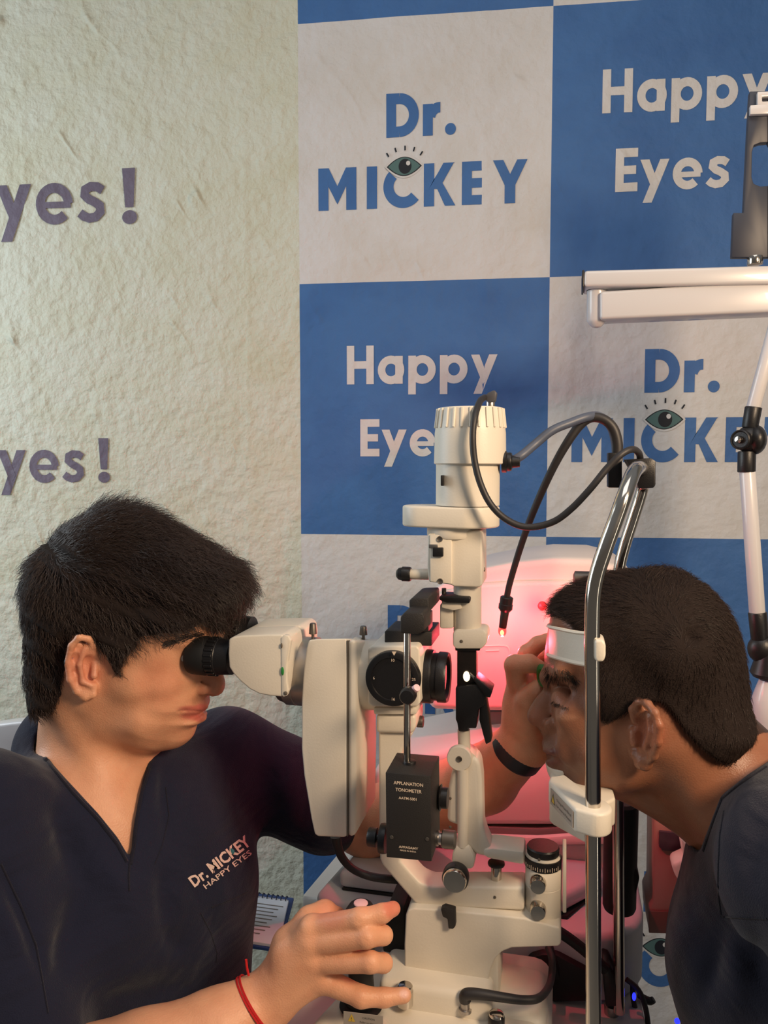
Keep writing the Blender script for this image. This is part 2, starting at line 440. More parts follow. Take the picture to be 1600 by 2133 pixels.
def relief_material(name, col, tint2, rough=.62, strength=.5):
    m = bpy.data.materials.new(name); m.use_nodes = True; n = m.node_tree.nodes; l = m.node_tree.links; p = n['Principled BSDF']
    p.inputs['Roughness'].default_value = rough; p.inputs['Specular IOR Level'].default_value = .35
    tc = n.new('ShaderNodeNewGeometry')
    mp = n.new('ShaderNodeMapping'); mp.vector_type = 'TEXTURE'; mp.inputs['Rotation'].default_value = (0, math.radians(60), 0); mp.inputs['Scale'].default_value = (2.6, 1.0, .9)
    l.new(tc.outputs['Position'], mp.inputs['Vector'])
    a = n.new('ShaderNodeTexNoise'); a.noise_type = 'RIDGED_MULTIFRACTAL'; a.inputs['Scale'].default_value = 27; a.inputs['Detail'].default_value = 2.2; a.inputs['Distortion'].default_value = .5
    l.new(mp.outputs[0], a.inputs['Vector'])
    c = n.new('ShaderNodeTexNoise'); c.inputs['Scale'].default_value = 9; c.inputs['Detail'].default_value = 5
    l.new(tc.outputs['Position'], c.inputs['Vector'])
    pw = n.new('ShaderNodeMath'); pw.operation = 'POWER'; pw.inputs[1].default_value = 2.6; l.new(a.outputs['Fac'], pw.inputs[0])
    # patches where the cloth is more crumpled
    pr = n.new('ShaderNodeValToRGB'); pr.color_ramp.elements[0].position = .40; pr.color_ramp.elements[1].position = .62; pr.color_ramp.elements[0].color = (.06, .06, .06, 1)
    l.new(c.outputs['Fac'], pr.inputs[0])
    mu = n.new('ShaderNodeMath'); mu.operation = 'MULTIPLY'; l.new(pw.outputs[0], mu.inputs[0]); l.new(pr.outputs[0], mu.inputs[1])
    d = n.new('ShaderNodeTexNoise'); d.inputs['Scale'].default_value = 45; d.inputs['Detail'].default_value = 6; l.new(tc.outputs['Position'], d.inputs['Vector'])
    ad = n.new('ShaderNodeMath'); ad.operation = 'MULTIPLY_ADD'; ad.inputs[1].default_value = .28; l.new(d.outputs['Fac'], ad.inputs[0]); l.new(mu.outputs[0], ad.inputs[2])
    b = n.new('ShaderNodeBump'); b.inputs['Strength'].default_value = strength; b.inputs['Distance'].default_value = .034
    l.new(ad.outputs[0], b.inputs['Height']); l.new(b.outputs[0], p.inputs['Normal'])
    mx = n.new('ShaderNodeMixRGB'); mx.inputs[1].default_value = col; mx.inputs[2].default_value = tint2
    r2 = n.new('ShaderNodeValToRGB'); r2.color_ramp.elements[0].position = .42; r2.color_ramp.elements[1].position = .7; l.new(c.outputs['Fac'], r2.inputs[0])
    l.new(r2.outputs[0], mx.inputs[0]); l.new(mx.outputs[0], p.inputs['Base Color'])
    return m
M['cloth_cream'] = relief_material('cream_banner_cloth', srgb(203, 206, 192), srgb(197, 198, 178), strength=.85)
M['cloth_white'] = relief_material('white_banner_cloth', srgb(206, 206, 208), srgb(200, 198, 196), strength=.45)
M['cloth_blue'] = relief_material('blue_banner_print', srgb(64, 108, 166), srgb(56, 98, 156), strength=.3)
M['cloth_violet'] = relief_material('violet_grey_print', srgb(106, 98, 116), srgb(96, 88, 106), strength=.45)
M['eye_teal'] = mat('eye_green_print', srgb(76, 108, 108), .7)
M['eye_dark'] = mat('eye_black_print', srgb(16, 22, 34), .7)
M['wall_paint'] = mat('wall_paint', srgb(200, 198, 190), .8, mottle=.08, bump=.3, bscale=60)
M['floor'] = mat('floor_tiles', srgb(150, 145, 138), .4, mottle=.2)

mb = MB(); mb.prism([wp(-2.2, -CAM.z, -.012), wp(2.2, -CAM.z, -.012), wp(2.2, 1.4, -.012), wp(-2.2, 1.4, -.012)], WN*-.1, 0)
o = mb.build('wall_back', M['wall_paint']); tag(o, kind='structure')
mb = MB(); mb.prism([(-2.4, -2.4, 0), (2.4, -2.4, 0), (2.4, 1.25, 0), (-2.4, 1.25, 0)], (0, 0, -.1), 0)
o = mb.build('floor', M['floor']); tag(o, kind='structure')

U0, V0, TS = -0.1650, 0.8321, 0.4810       # checker origin and tile
V0 -= 0.0
GU = 0.47675; GV = 0.48660
def wave(U, V): return np.sin(U*21+V*9)+np.sin(V*17-U*13+1.2)+.5*np.sin(U*47+V*31)
def cloth_grid(u0, u1, v0, v1, off, amp, seams, du=.006):
    nu = max(2, int((u1-u0)/du)); nv = max(2, int((v1-v0)/du)); mb = MB()
    us = np.linspace(u0, u1, nu+1); vs = np.linspace(v0, v1, nv+1); U, V = np.meshgrid(us, vs, indexing='ij')
    h = amp*wave(U, V)
    for su in seams: h = h+.0016*np.exp(-((U-su-.002*np.sin(V*9))/.0032)**2)
    P = [wp(U[i, j], V[i, j], off+h[i, j]) for i in range(nu+1) for j in range(nv+1)]
    F = [(i*(nv+1)+j, (i+1)*(nv+1)+j, (i+1)*(nv+1)+j+1, i*(nv+1)+j+1) for i in range(nu) for j in range(nv)]
    mb.add(P, F); return mb
VB, VT = V0-4.7*GV, V0+1.0*GV
banner_l = thing('printed_banner', 'cream crumpled cloth banner with violet lettering covering the left of the wall', 'banner', wp(-.7, VB, 0), group=None, rot=-WA)
useam = [wuv(62, 700)[0], wuv(516, 700)[0]]
cloth_grid(-1.25, U0+.001, VB, VT, .001, .0006, useam, .006).build('cloth', M['cloth_cream'], banner_l, angle=180)
banner_r = thing('printed_banner', 'blue and white chequered cloth banner with lettering behind the two men', 'banner', wp(.35, VB, 0), rot=-WA)
for i in range(0, 3):
    for j in range(-1, 5):
        u0 = U0+i*GU; v1 = V0-j*GV
        if j == 4: v0 = max(VB, v1-GV)
        else: v0 = v1-GV
        if j == -1: v1 = VT
        blue = (i+j) % 2 == 1
        sm = [x for x in (wuv(1012, 300)[0], wuv(1590, 700)[0]) if u0 < x < u0+GU]
        mb = cloth_grid(u0, u0+GU, v0, v1, .0012, .0006, sm, .010)
        o = mb.build('blue_square' if blue else 'white_square', M['cloth_blue' if blue else 'cloth_white'], banner_r, angle=180)

# --- lettering: strokes laid on the cloth
def arc(cx, cy, rx, ry, t0, t1, n=18):
    return [(cx+rx*math.cos(math.radians(t0+(t1-t0)*i/n)), cy+ry*math.sin(math.radians(t0+(t1-t0)*i/n))) for i in range(n+1)]
S = .2
def G(ch):
    """glyph -> (advance, [('s', pts, width) | ('q', 4 pts) | ('d', cx, cy, r)])"""
    s = S; h = s/2; x = .72
    if ch == 'H': return .80, [('s', [(h, 0), (h, 1)], s), ('s', [(.74-h, 0), (.74-h, 1)], s), ('s', [(h, .5), (.74-h, .5)], s*.95)]
    if ch == 'E' and S > .23: return .66, [('s', [(h, 0), (h, 1)], s), ('s', [(0, 1-h*.9), (.62, 1-h*.9)], s*.9), ('s', [(0, h*.9), (.62, h*.9)], s*.9), ('s', [(0, .5), (.57, .5)], s*.9)]
    if ch == 'E': return .57, [('s', [(h, 0), (h, 1)], s), ('s', [(0, 1-h), (.54, 1-h)], s), ('s', [(0, h), (.54, h)], s), ('s', [(0, .5), (.50, .5)], s*.95)]
    if ch == 'D': return .86, [('s', [(h, 0), (h, 1)], s), ('s', [(0, 1-h), (.33, 1-h)], s), ('s', [(0, h), (.33, h)], s), ('s', arc(.33, .5, .5-.02-h, .5-h, 90, -90), s)]
    if ch == 'I': return .34, [('s', [(h+.02, 0), (h+.02, 1)], s*1.06)]
    if ch == 'M': return 1.14, [('s', [(h+.02, 0), (h+.02, 1)], s*1.06), ('s', [(.98-h, 0), (.98-h, 1)], s*1.06), ('q', [(.04, 1), (.28, 1), (.58, .42), (.5, .14)]), ('q', [(.96, 1), (.72, 1), (.42, .42), (.5, .14)])]
    if ch == 'C': return .90, [('s', arc(.5, .5, .5-h, .5-h, 135, 320, 26), s*1.06)]
    if ch == 'K': return .86, [('s', [(h+.02, 0), (h+.02, 1)], s*1.06), ('q', [(.14, .40), (.26, .62), (.78, 1.0), (.52, 1.0)]), ('q', [(.14, .40), (.5, 1.0), (.76, 1.0), (.40, .40)]), ('q', [(.26, .58), (.44, .60), (.80, 0), (.54, 0)])]
    if ch == 'Y': return .86, [('q', [(.0, 1), (.25, 1), (.53, .46), (.32, .36)]), ('q', [(.84, 1), (.59, 1), (.31, .46), (.52, .36)]), ('s', [(.42, 0), (.42, .5)], s*1.06)]
    if ch == 'r': return .50, [('s', [(h, 0), (h, x)], s), ('s', arc(.40, .36, .22, .27, 165, 92, 8)+[(.43, .63)], s*.98)]
    if ch == '.': return .30, [('d', .13, .125, .135)]
    if ch == '!': return .34, [('q', [(.02, 1.0), (.24, 1.0), (.20, .30), (.06, .30)]), ('d', .13, .12, .125)]
    if ch == 'a': return .78, [('s', arc(.36, x/2, .36-h, .37-h, 0, 360, 28), s), ('s', [(.68-h, 0), (.68-h, x)], s)]
    if ch == 'p': return .80, [('s', arc(.38, x/2, .36-h, .37-h, 0, 360, 28), s), ('s', [(h, -.28), (h, x)], s)]
    if ch == 'y': return .70, [('q', [(-.02, x), (.2, x), (.42, .16), (.30, -.04)]), ('q', [(.46, x), (.68, x), (.27, -.28), (.05, -.28)])]
    if ch == 'e': return .76, [('s', arc(.37, x/2, .36-h, .37-h, 0, 316, 26), s*.96), ('s', [(h, .34), (.72-h*.4, .34)], s*.62)]
    if ch == 's': return .60, [('s', [(.50, .56), (.40, .625), (.27, .635), (.165, .585), (.15, .49), (.23, .415), (.34, .365), (.44, .295), (.45, .19), (.36, .105), (.23, .085), (.12, .125), (.05, .185)], s*.88)]
    return .32, []
def stroke_faces(pts, wd):
    P = np.array(pts, float); n = len(P); L = []; R = []
    closed = np.allclose(P[0], P[-1])
    for i in range(n):
        if closed: t = P[(i+1) % (n-1) if i == n-1 else i+1]-P[i-1 if i > 0 else n-2]
        else: t = P[min(i+1, n-1)]-P[max(i-1, 0)]
        if i > 0 and i < n-1:
            t1 = P[i]-P[i-1]; t2 = P[i+1]-P[i]; t1 /= max(np.linalg.norm(t1), 1e-9); t2 /= max(np.linalg.norm(t2), 1e-9); t = t1+t2
            cs = max(np.linalg.norm(t)/2, .6)
        else: cs = 1
        t = t/max(np.linalg.norm(t), 1e-9); nn = np.array((-t[1], t[0]))*(wd/2/cs); L.append(P[i]+nn); R.append(P[i]-nn)
    return [[L[i], L[i+1], R[i+1], R[i]] for i in range(n-1)]
def disc(cx, cy, rx, ry=None, n=24, t0=0, t1=360):
    ry = ry or rx; return [(cx+rx*math.cos(math.radians(t0+(t1-t0)*i/n)), cy+ry*math.sin(math.radians(t0+(t1-t0)*i/n))) for i in range(n)]
def crease(u): return sum(.0016*math.exp(-((u-su)/.0036)**2) for su in useam)
def word(txt, xl, yl, xr, yr, cap, m, parent, name='lettering', gaps=None, eye=False, weight=.205):
    """word whose ink runs from pixel (xl,yl) to (xr,yr) on its baseline, capitals cap pixels high"""
    global S
    S = .245 if txt in ('Dr.', 'MICKEY') else weight
    uL, vL = wuv(xl, yl); uR, vR = wuv(xr, yr); v = (vL+vR)/2; H = wuv(xl, yl-cap)[1]-vL
    polys = []; x = 0; z = 0; pieces = []
    for ch in txt:
        adv, st = G(ch)
        for q in st:
            if q[0] == 's': fs = stroke_faces(q[1], q[2])
            elif q[0] == 'q': fs = [q[1]]
            else: fs = [disc(q[1], q[2], q[3])]
            z += 1
            for f in fs: polys.append(([(px+x, py) for px, py in f], z))
        if ch == 'C': cx = x
        x += adv+(.10 if ch.isupper() and txt.isupper() else .05)
    xs = [p[0] for f, _ in polys for p in f]; x0, x1 = min(xs), max(xs); sx = (uR-uL)/(x1-x0)
    if eye:
        # letters under the eye are cut away by a pale rim, built as the rim lying on the print
        pass
    crease_on = 1 if parent is banner_l else 0; mb = MB()
    for f, z in polys:
        mb.add([wp(uL+(px-x0)*sx, v+py*H, .0018+.00001*z+.0006*wave(uL+(px-x0)*sx, v+py*H)+(crease_on*.0012)) for px, py in f], [tuple(range(len(f)))])
    o = mb.build(name, m, parent, angle=180)
    if eye: eye_mark(uL+(cx+.52-x0)*sx, v+.96*H, H, parent)
    return o
def eye_mark(u, v, H, parent):
    def almond(wd, ht, n=20):
        return [(-wd+2*wd*i/n, ht*(1-abs(-1+2*i/n)**1.9)) for i in range(n+1)]+[(wd-2*wd*i/n, -ht*(1-abs(1-2*i/n)**1.9)) for i in range(1, n)]
    def put(poly, z, m, nm):
        MB().add([wp(u+x*H, v+y*H, z-.0032+.0006*wave(u, v)) for x, y in poly], [tuple(range(len(poly)))]).build(nm, m, parent, angle=180)
    put(almond(.47, .27), .0056, M['cloth_white'], 'eye_rim'); put(almond(.42, .225), .0058, M['eye_dark'], 'eye_outline')
    put(almond(.385, .205), .0060, M['eye_teal'], 'eye_white'); put(disc(.02, .0, .155, .175), .0062, M['eye_dark'], 'pupil')
    put(disc(.095, .07, .05, .055), .0064, M['cloth_white'], 'glint')
    mb = MB()
    for k, (x, y, dx, dy) in enumerate([(-.37, .24, -.055, .09), (-.19, .34, -.03, .10), (.02, .37, .0, .11), (.22, .34, .03, .10), (.38, .24, .06, .09)]):
        mb.add([wp(u+px*H, v+py*H, .0028+.0006*wave(u, v)) for px, py in stroke_faces([(x, y), (x+dx, y+dy)], .035)[0]], [(0, 1, 2, 3)])
    mb.build('lashes', M['eye_dark'], parent, angle=180)
B, WH, VI = M['cloth_blue'], M['cloth_white'], M['cloth_violet']
word('Dr.', 805, 287, 950, 281, 91, B, banner_r)
word('MICKEY', 664, 439, 1098, 424, 88, B, banner_r, eye=True)
word('Happy', 1254, 235, 1606, 222, 91, WH, banner_r)
word('Eyes', 1281, 402, 1518, 390, 90, WH, banner_r)
word('Happy', 723, 801, 1036, 797, 80, WH, banner_r)
word('Eyes', 751, 951, 955, 950, 77, WH, banner_r)
word('Dr.', 1342, 819, 1498, 816, 91, B, banner_r)
word('MICKEY', 1190, 963, 1655, 962, 91, B, banner_r, eye=True)
word('Dr.', 808, 1347, 950, 1349, 86, B, banner_r)
word('MICKEY', 672, 1484, 1095, 1488, 84, B, banner_r, eye=True)
word('Dr.', 1340, 1900, 1490, 1906, 84, B, banner_r)
word('MICKEY', 1188, 2050, 1640, 2062, 84, B, banner_r, eye=True)
word('Eyes', -66, 471, 221, 468, 117, VI, banner_l, weight=.18); word('!', 256, 467, 287, 467, 116, VI, banner_l)
word('Eyes', -52, 1005, 178, 1005, 93, VI, banner_l, weight=.18); word('!', 207, 1005, 231, 1005, 92, VI, banner_l)
# ---------------------------------------------------------------- table and slit lamp
TZ = 0.80
tb = thing('instrument_table', 'pale laminate table carrying the examination instruments', 'table', l2w((-.10, .10, 0)))
aN = Q(628, 1960, .26)[0]; MB().prism([l2w((a, b, TZ-.03)) for a, b in ((-.205, -.24), (.23, -.24), (.215, .42), (aN+.02, .42), (aN, .262), (-.205, .262))], UP*.03, .005).build('tabletop', M['table'], tb)
for i, j in ((-1, -1), (1, -1), (1, 1), (-1, 1)):
    MB().cyl(l2w((.01+i*.17, .01+j*.21, 0)), l2w((.01+i*.17, .01+j*.21, TZ-.03)), .02).build('leg', M['brushed'], tb)

sl = thing('slit_lamp', 'cream slit lamp microscope with black eyepieces on its sliding base', 'slit lamp', l2w((.02, 0, TZ)))
def P(mb, name, m, parent=None, **k): return mb.build(name, MATS_[m] if isinstance(m, str) else m, parent or sl, **k)
MATS_ = M
# binocular head
for side, nm in ((-1, 'near'), (1, 'far')):
    ox, oy, b = ((0, 0, -.031) if side < 0 else (57, -52, .035))
    cx = lambda px, py: W(px+ox, py+oy, b)
    if side < 0: a0, a1, a2, a3, cy = 399, 438, 458, 478, 1364
    else: a0, a1, a2, a3, cy = 399, 432, 448, 462, 1366
    y = W(a0+ox, cy+oy, b); k = FW
    x1 = (W(a1+ox, cy+oy, b)-y).length; x2 = (W(a2+ox, cy+oy, b)-y).length; x3 = (W(a3+ox, cy+oy, b)-y).length+.004
    r = .0198
    ep = P(MB().lathe(y, FW, [(0, r*.72), (-.001, r*.84), (0, r*.93), (.004, r*.99), (x1*.8, r*1.02), (x1, r*.97)], 32), 'eyepiece', 'rubber')
    P(MB().lathe(y+FW*x1, FW, [(0, r*.95), (x2-x1, r*.95), (x2-x1+.0005, r*.93), (x3-x1, r*.89)], 32), 'diopter_ring', 'black', ep)
    kn = MB()
    for q in range(22):
        an = 2*math.pi*q/22; dr = LT*math.cos(an)+UP*math.sin(an)
        kn.box(y+FW*(x1+(x2-x1)*.5)+dr*(r*.96), ((x2-x1)*.42, .0012, .0011), .0003, (FW, dr.cross(FW), dr), 1)
    P(kn, 'grip_rib', 'black', ep)
H1 = [(476, 1332), (484, 1327), (505, 1324), (560, 1322), (586, 1322), (597, 1330), (600, 1348), (597, 1420), (593, 1447), (587, 1452), (562, 1450), (540, 1446), (520, 1436), (500, 1419), (486, 1404), (477, 1390), (475, 1362)]
P(MB().pxprism(H1, -.052, -.008, .008, 4), 'prism_housing', 'white', label='near beige housing of the left eyepiece')
P(MB().prism([W(x+36, y-19, .012) for x, y in H1], LT*.044, .008, 4), 'prism_housing', 'white', label='far beige housing of the second eyepiece')
pl = P(MB().pxprism([(585, 1328), (592, 1323), (600, 1325), (605, 1335), (601, 1360), (597, 1385), (597, 1420), (600, 1440), (597, 1450), (590, 1452), (586, 1447)], -.053, -.046, .001), 'end_plate', 'white')
P(MB().ball(W(588.5, 1398, -.0535), (.0016, .001, .0042)), 'green_dot', 'green', pl)
P(MB().ball(W(586.5, 1345, -.0535), (.001, .001, .0026)), 'screw', 'seam', pl)
P(MB().ball(W(595, 1444, -.0535), (.002, .001, .002)), 'screw', 'seam', pl)
rc = W(610, 1396, 0); R0 = .0355
P(MB().lathe(rc-FW*.010, FW, [(0, R0*.9), (.003, R0*.93), (.007, R0*.96), (.008, R0*1.0), (.018, R0*1.0), (.0185, R0*.985), (.0195, R0*.985), (.02, R0), (.036, R0)], 48), 'coupling_ring', 'brushed')
# beam splitter housing
HB = [(643, 1333), (660, 1331), (725, 1330), (740, 1330), (741, 1400), (740, 1742), (732, 1745), (662, 1743), (655, 1738), (648, 1705), (633, 1615), (628, 1560), (628, 1460), (632, 1400), (638, 1350)]
def slope_top(mb):
    zc = W(690, 1331, -.046).z; out = []
    for v_ in mb.v:
        q = loc(v_); k = max(0, min(1, (q[2]-(zc-.06))/.06)); q[2] -= .23*(q[1]+.046)*k; out.append(tuple(l2w(q)))
    mb.v = out; return mb
hs = P(slope_top(MB().pxprism([(x-2 if x > 700 else x, y) for x, y in HB[:2]]+[(722, 1330), (724, 1400), (723, 1742), (716, 1745)]+HB[7:], -.046, .044, .006, 3)), 'camera_housing', 'white')
P(slope_top(MB().pxprism([(723.5, 1332), (741, 1331), (741, 1560), (742, 1600), (740, 1744), (723.5, 1744)], -.0445, .0425, .004, 3)), 'housing_back_cover', 'white')
P(slope_top(MB().pxprism([(722.9, 1334), (724.0, 1334), (724.0, 1743), (722.9, 1743)], -.0462, .0424, 0)), 'seam', 'seam')
tg = P(MB().prism([l2w(Q(741.5, y, b)+np.array((.0004, 0, 0))) for y, b in ((1668, -.034), (1650, -.012), (1690, -.012), (1712, -.034))], FW*.0006, 0), 'rating_label', 'tag')
rx = W(738, 1402, 0)
P(MB().lathe(rx+FW*.000, FW, [(0, R0*1.04), (.008, R0*1.04), (.0085, R0*1.0), (.028, R0*1.0)], 48), 'body_ring', 'white')
for x, y0, y1 in ((652, 1298, 1330), (757, 1304, 1330)):
    top = W(x, y0, -.0); bot = W(x, y1, -.0)
    s_ = P(MB().lathe(bot-UP*.008, UP, [(0, .0016), ((top-bot).length*.30+.008, .0016), ((top-bot).length*.31+.008, .0042), ((top-bot).length+.007, .0034), ((top-bot).length+.008, .0026)], 14), 'clamp_screw', 'knurl')
# drum block with magnification dial, objective
P(MB().pxprism([(766, 1352), (774, 1346), (868, 1345), (874, 1352), (876, 1400), (875, 1466), (868, 1473), (775, 1473), (766, 1466)], -.036, .036, .004, 3), 'magnification_housing', 'white')
dc = W(820, 1411, -.037); dr_ = size(57, -.04, 820)
dl = P(MB().lathe(dc+LT*.003, -LT, [(0, dr_), (.008, dr_), (.0095, dr_*.985), (.010, dr_*.95), (.010, dr_*.78), (.0086, dr_*.76), (.0086, 0.0005)], 48), 'magnification_dial', 'black')
fp = lambda x, y: W(x, y, -.0478)
for t, x, y in (('10', 818, 1378), ('16', 819, 1459), ('6', 779, 1415), ('25', 862, 1418)):
    text_piece(t, fp(x, y), FW, UP, .0028, M['ink'], 'dial_number', dl)
P(MB().add([fp(816, 1357), fp(826, 1357), fp(821, 1366)], [(0, 1, 2)]), 'pointer', 'ink', dl)
ob = W(887, 1408, 0); r = .0262
P(MB().lathe(ob-FW*.004, FW, [(0, r*1.02), (.010, r*1.02), (.012, r*1.0), (.0125, r*.9), (.017, r*.9), (.0175, r*.96), (.025, r*.96), (.027, r*.92), (.026, r*.80), (.022, r*.76)], 44, caps=False), 'objective_barrel', 'black')
P(MB().lathe(ob+FW*.017, FW, [(0, r*.8), (.002, r*.7), (.0035, r*.4), (.004, .0005)], 44), 'objective_lens', 'lens')
P(MB().pxprism([(801, 1315), (806, 1313), (900, 1316), (900, 1346), (801, 1345)], -.020, .028, .0025), 'accessory_rail', 'satin')
# support under the drum
P(MB().pxprism([(778, 1474), (868, 1474), (868, 1489), (778, 1489)], -.026, .026, .002), 'neck_collar', 'white')
P(MB().pxprism([(783, 1489), (866, 1489), (866, 1517), (858, 1530), (783, 1528)], -.022, .022, .004, 3), 'neck_block', 'white')
P(MB().cyl(W(877, 1503, 0)-FW*.004, W(882, 1503, 0), .006, n=20), 'set_screw', 'knurl')
arm = [(788, 1524), (862, 1524), (850, 1545), (838, 1562), (834, 1590), (834, 1794), (874, 1838), (895, 1848), (1000, 1848), (1092, 1849), (1092, 1898), (900, 1889), (882, 1888), (864, 1883), (796, 1803), (791, 1790), (789, 1740)]
P(MB().pxprism(arm, -.016, .016, .003, 3), 'microscope_arm', 'white')
P(MB().cyl(W(897, 1828, .03), W(897, 1852, .03), .0055), 'stop_pin', 'white')
# hub on the right
hb = W(1130, 1934, -.0185)+LT*.0185; ht = W(1130, 1820, -.0185)+LT*.0185; hr = size(39, 0, 1130)
hh = (ht-hb).length
hub = P(MB().lathe(hb-UP*.002, UP, [(0, hr), (hh*.68, hr), (hh*.685, hr*.985), (hh*.695, hr*.985), (hh*.70, hr), (hh, hr), (hh+.001, hr*.97)], 48), 'pivot_column', 'white')
kz = lambda y: W(1121, y, -hr*1.04-.002)
for y in (1841, 1895):
    P(MB().lathe(kz(y)+LT*.006, -LT, [(0, .0075), (.006, .0078), (.007, .0074), (.0115, .0073), (.0125, .0068), (.0128, .0005)], 30), 'chrome_knob', 'chrome', hub)
dd = ht.copy()
dial = P(MB().lathe(dd, UP, [(0, hr*1.02), (.0085, hr*1.03), (.0092, hr*.9)], 48), 'angle_dial', 'black')
mbt = MB()
for q in range(-9, 10):
    an = q*.13-.25; dr = -LT*math.cos(an)+FW*math.sin(an); tt = dr.cross(UP)
    mbt.box(dd+dr*(hr*1.03)+UP*.0028, (.00022, .0003, .0013 if q % 3 else .0022), 0, (tt, dr, UP), 1)
P(mbt, 'tick', 'ink', dial)
bar = [(1008, 1770), (1026, 1767), (1092, 1775), (1092, 1803), (1019, 1790), (1005, 1782)]
P(MB().pxprism(bar, -.016, .016, .003), 'illumination_arm', 'white')
cap_b = ht+UP*.009; ch = (W(1131, 1776, 0)-cap_b).length
P(MB().lathe(cap_b, UP, [(0, hr*.97), (.001, hr*.99), (ch-.002, hr*.99), (ch, hr*.94)], 48), 'arm_head', 'white')
P(MB().lathe(cap_b+UP*ch, UP, [(0, .0155), (.006, .0158), (.0075, .0148), (.0078, .0005)], 36), 'black_cap', 'black')
P(MB().pxprism([(1172, 1765), (1180, 1765), (1180, 1902), (1172, 1902)], -.008, .010, .001), 'guard_plate', 'white')
P(MB().cyl(W(1034, 1800, 0), W(1034, 1849, 0), .0053), 'chrome_post', 'chrome')
P(MB().cyl(W(1034, 1795, 0), W(1034, 1802, 0), .0085), 'post_collar', 'black')
for x, y in ((1123, 1791), (1031, 1869), (958, 1777)):
    P(MB().ball(W(x, y, -.0165 if x < 1100 else -.019), (.0014, .0008, .0016), 10), 'hex_screw', 'seam')
# illumination support column
sup = [(934, 1640), (941, 1606), (960, 1592), (990, 1575), (1000, 1590), (1004, 1625), (1006, 1720), (1012, 1742), (1024, 1768), (1020, 1786), (993, 1782), (978, 1766), (958, 1764), (957, 1722), (931, 1712)]
P(MB().pxprism(sup, -.013, .013, .004, 3), 'tilt_support', 'white')
P(MB().tube([W(964, 1600, -.013), W(964, 1680, -.013), W(964, 1762, -.013)], .0052, 16, 3), 'support_rib', 'white')
P(MB().pxprism([(950, 1764), (978, 1764), (990, 1792), (985, 1812), (940, 1812), (942, 1778)], -.018, .014, .003), 'tilt_bracket', 'white')
P(MB().lathe(W(974, 1574, .012), -LT, [(0, .013), (.018, .0135), (.022, .0135)], 40), 'tilt_hub', 'white')
td = P(MB().lathe(W(958, 1577, -.013)+LT*.004, -LT, [(0, .0115), (.002, .0122), (.008, .0122), (.009, .0116), (.0092, .0005)], 40), 'tilt_disc', 'white')
P(MB().lathe(W(958, 1577, -.013)-LT*.005, -LT, [(0, .0030), (.0012, .0028), (.0008, .0018), (.0005, .0005)], 18), 'screw', 'knurl', td)
tk = P(MB().lathe(W(951, 1820, -.02), -LT, [(0, .0125), (.003, .0131), (.010, .0131), (.0112, .0124)], 40), 'tilt_knob', 'black')
P(MB().lathe(W(951, 1820, -.02)-LT*.0105, -LT, [(0, .0118), (.0035, .0116), (.005, .0106), (.0053, .0005)], 40), 'knob_face', 'chrome', tk)
for x, y in ((938, 1663), (938, 1723)): P(MB().ball(W(x, y, -.0133), (.0015, .0006, .0015), 10), 'hex_screw', 'seam')
P(MB().tube([W(968, 1572, -.002), W(966, 1520, -.002)], .0062, 16, 1), 'stem', 'white')
# prism holder
P(MB().pxbox(952, 1352, 992, 1432, -.008, .008, .001), 'prism_column', mat('smoked_metal', srgb(52, 46, 44), .25, metal=.6))
P(MB().pxbox(948, 1340, 1000, 1356, -.012, .012, .001), 'prism_collar', 'black')
P(MB().pxprism([(949, 1432), (956, 1430), (998, 1425), (1014, 1448), (1008, 1470), (996, 1478), (992, 1518), (975, 1518), (974, 1524), (955, 1524), (952, 1505), (949, 1500)], -.012, .010, .0015), 'prism_holder', 'black')
P(MB().pxprism([(984, 1414), (990, 1411), (1026, 1440), (1021, 1454), (1012, 1452)], -.014, .012, .001), 'mirror_plate', 'black')
P(MB().pxprism([(975, 1403), (979, 1401), (1000, 1420), (996, 1424)], -.010, .008, .0005), 'mirror', 'mirror')
P(MB().pxprism([(1000, 1452), (1012, 1454), (1018, 1488), (1024, 1545), (1012, 1552), (1006, 1530), (998, 1500)], -.008, .008, .0015), 'holder_leg', 'black')
P(MB().ball(W(972, 1409, -.0095), (.0034, .0012, .0052), 14), 'mirror_light_bead', 'hot')  # emissive bead stands in for lamp light striking the mirror
# illumination tower (bottom to top)
P(MB().pxprism([(943, 1318), (950, 1312), (1006, 1312), (1014, 1318), (1014, 1340), (1004, 1352), (950, 1352), (943, 1346)], -.016, .016, .002), 'tower_clamp', 'white')
P(MB().ball(W(961, 1336, -.0162), (.0017, .0008, .0017), 10), 'hex_screw', 'seam')
tr = size(29, 0, 974)
P(MB().cyl(W(974, 1318, 0), W(974, 1215, 0), tr), 'lower_tube', 'white')
P(MB().pxbox(916, 1258, 944, 1310, -.010, .010, .002), 'filter_block', 'white')
P(MB().pxprism([(920, 1250), (958, 1252), (962, 1268), (945, 1272), (920, 1266)], -.016, .004, .001), 'lever_seat', 'white')
lv = P(MB().pxprism([(915, 1243), (925, 1241), (978, 1244), (980, 1248), (978, 1257), (930, 1256), (915, 1250)], -.020, .006, .0015), 'aperture_lever', 'black')
P(MB().cyl(W(925, 1225, -.004), W(925, 1244, -.004), .0022), 'lever_pin', 'knurl', lv)
P(MB().pxprism([(891, 1112), (1004, 1104), (1005, 1218), (1000, 1224), (945, 1222), (938, 1218), (893, 1212), (890, 1180)], -.020, .024, .003, 3), 'slit_housing', 'white')
fpnl = P(MB().pxprism([(895, 1114), (941, 1114), (941, 1217), (896, 1212)], -.0225, -.018, .0012), 'front_panel', 'white')
P(MB().cyl(W(946, 1120, .002), W(946, 1094, .002), size(56, 0, 946)), 'tower_collar', 'white')
P(MB().pxbox(901, 1141, 923, 1160, -.026, -.018, .0008), 'scale_window', 'black', fpnl)
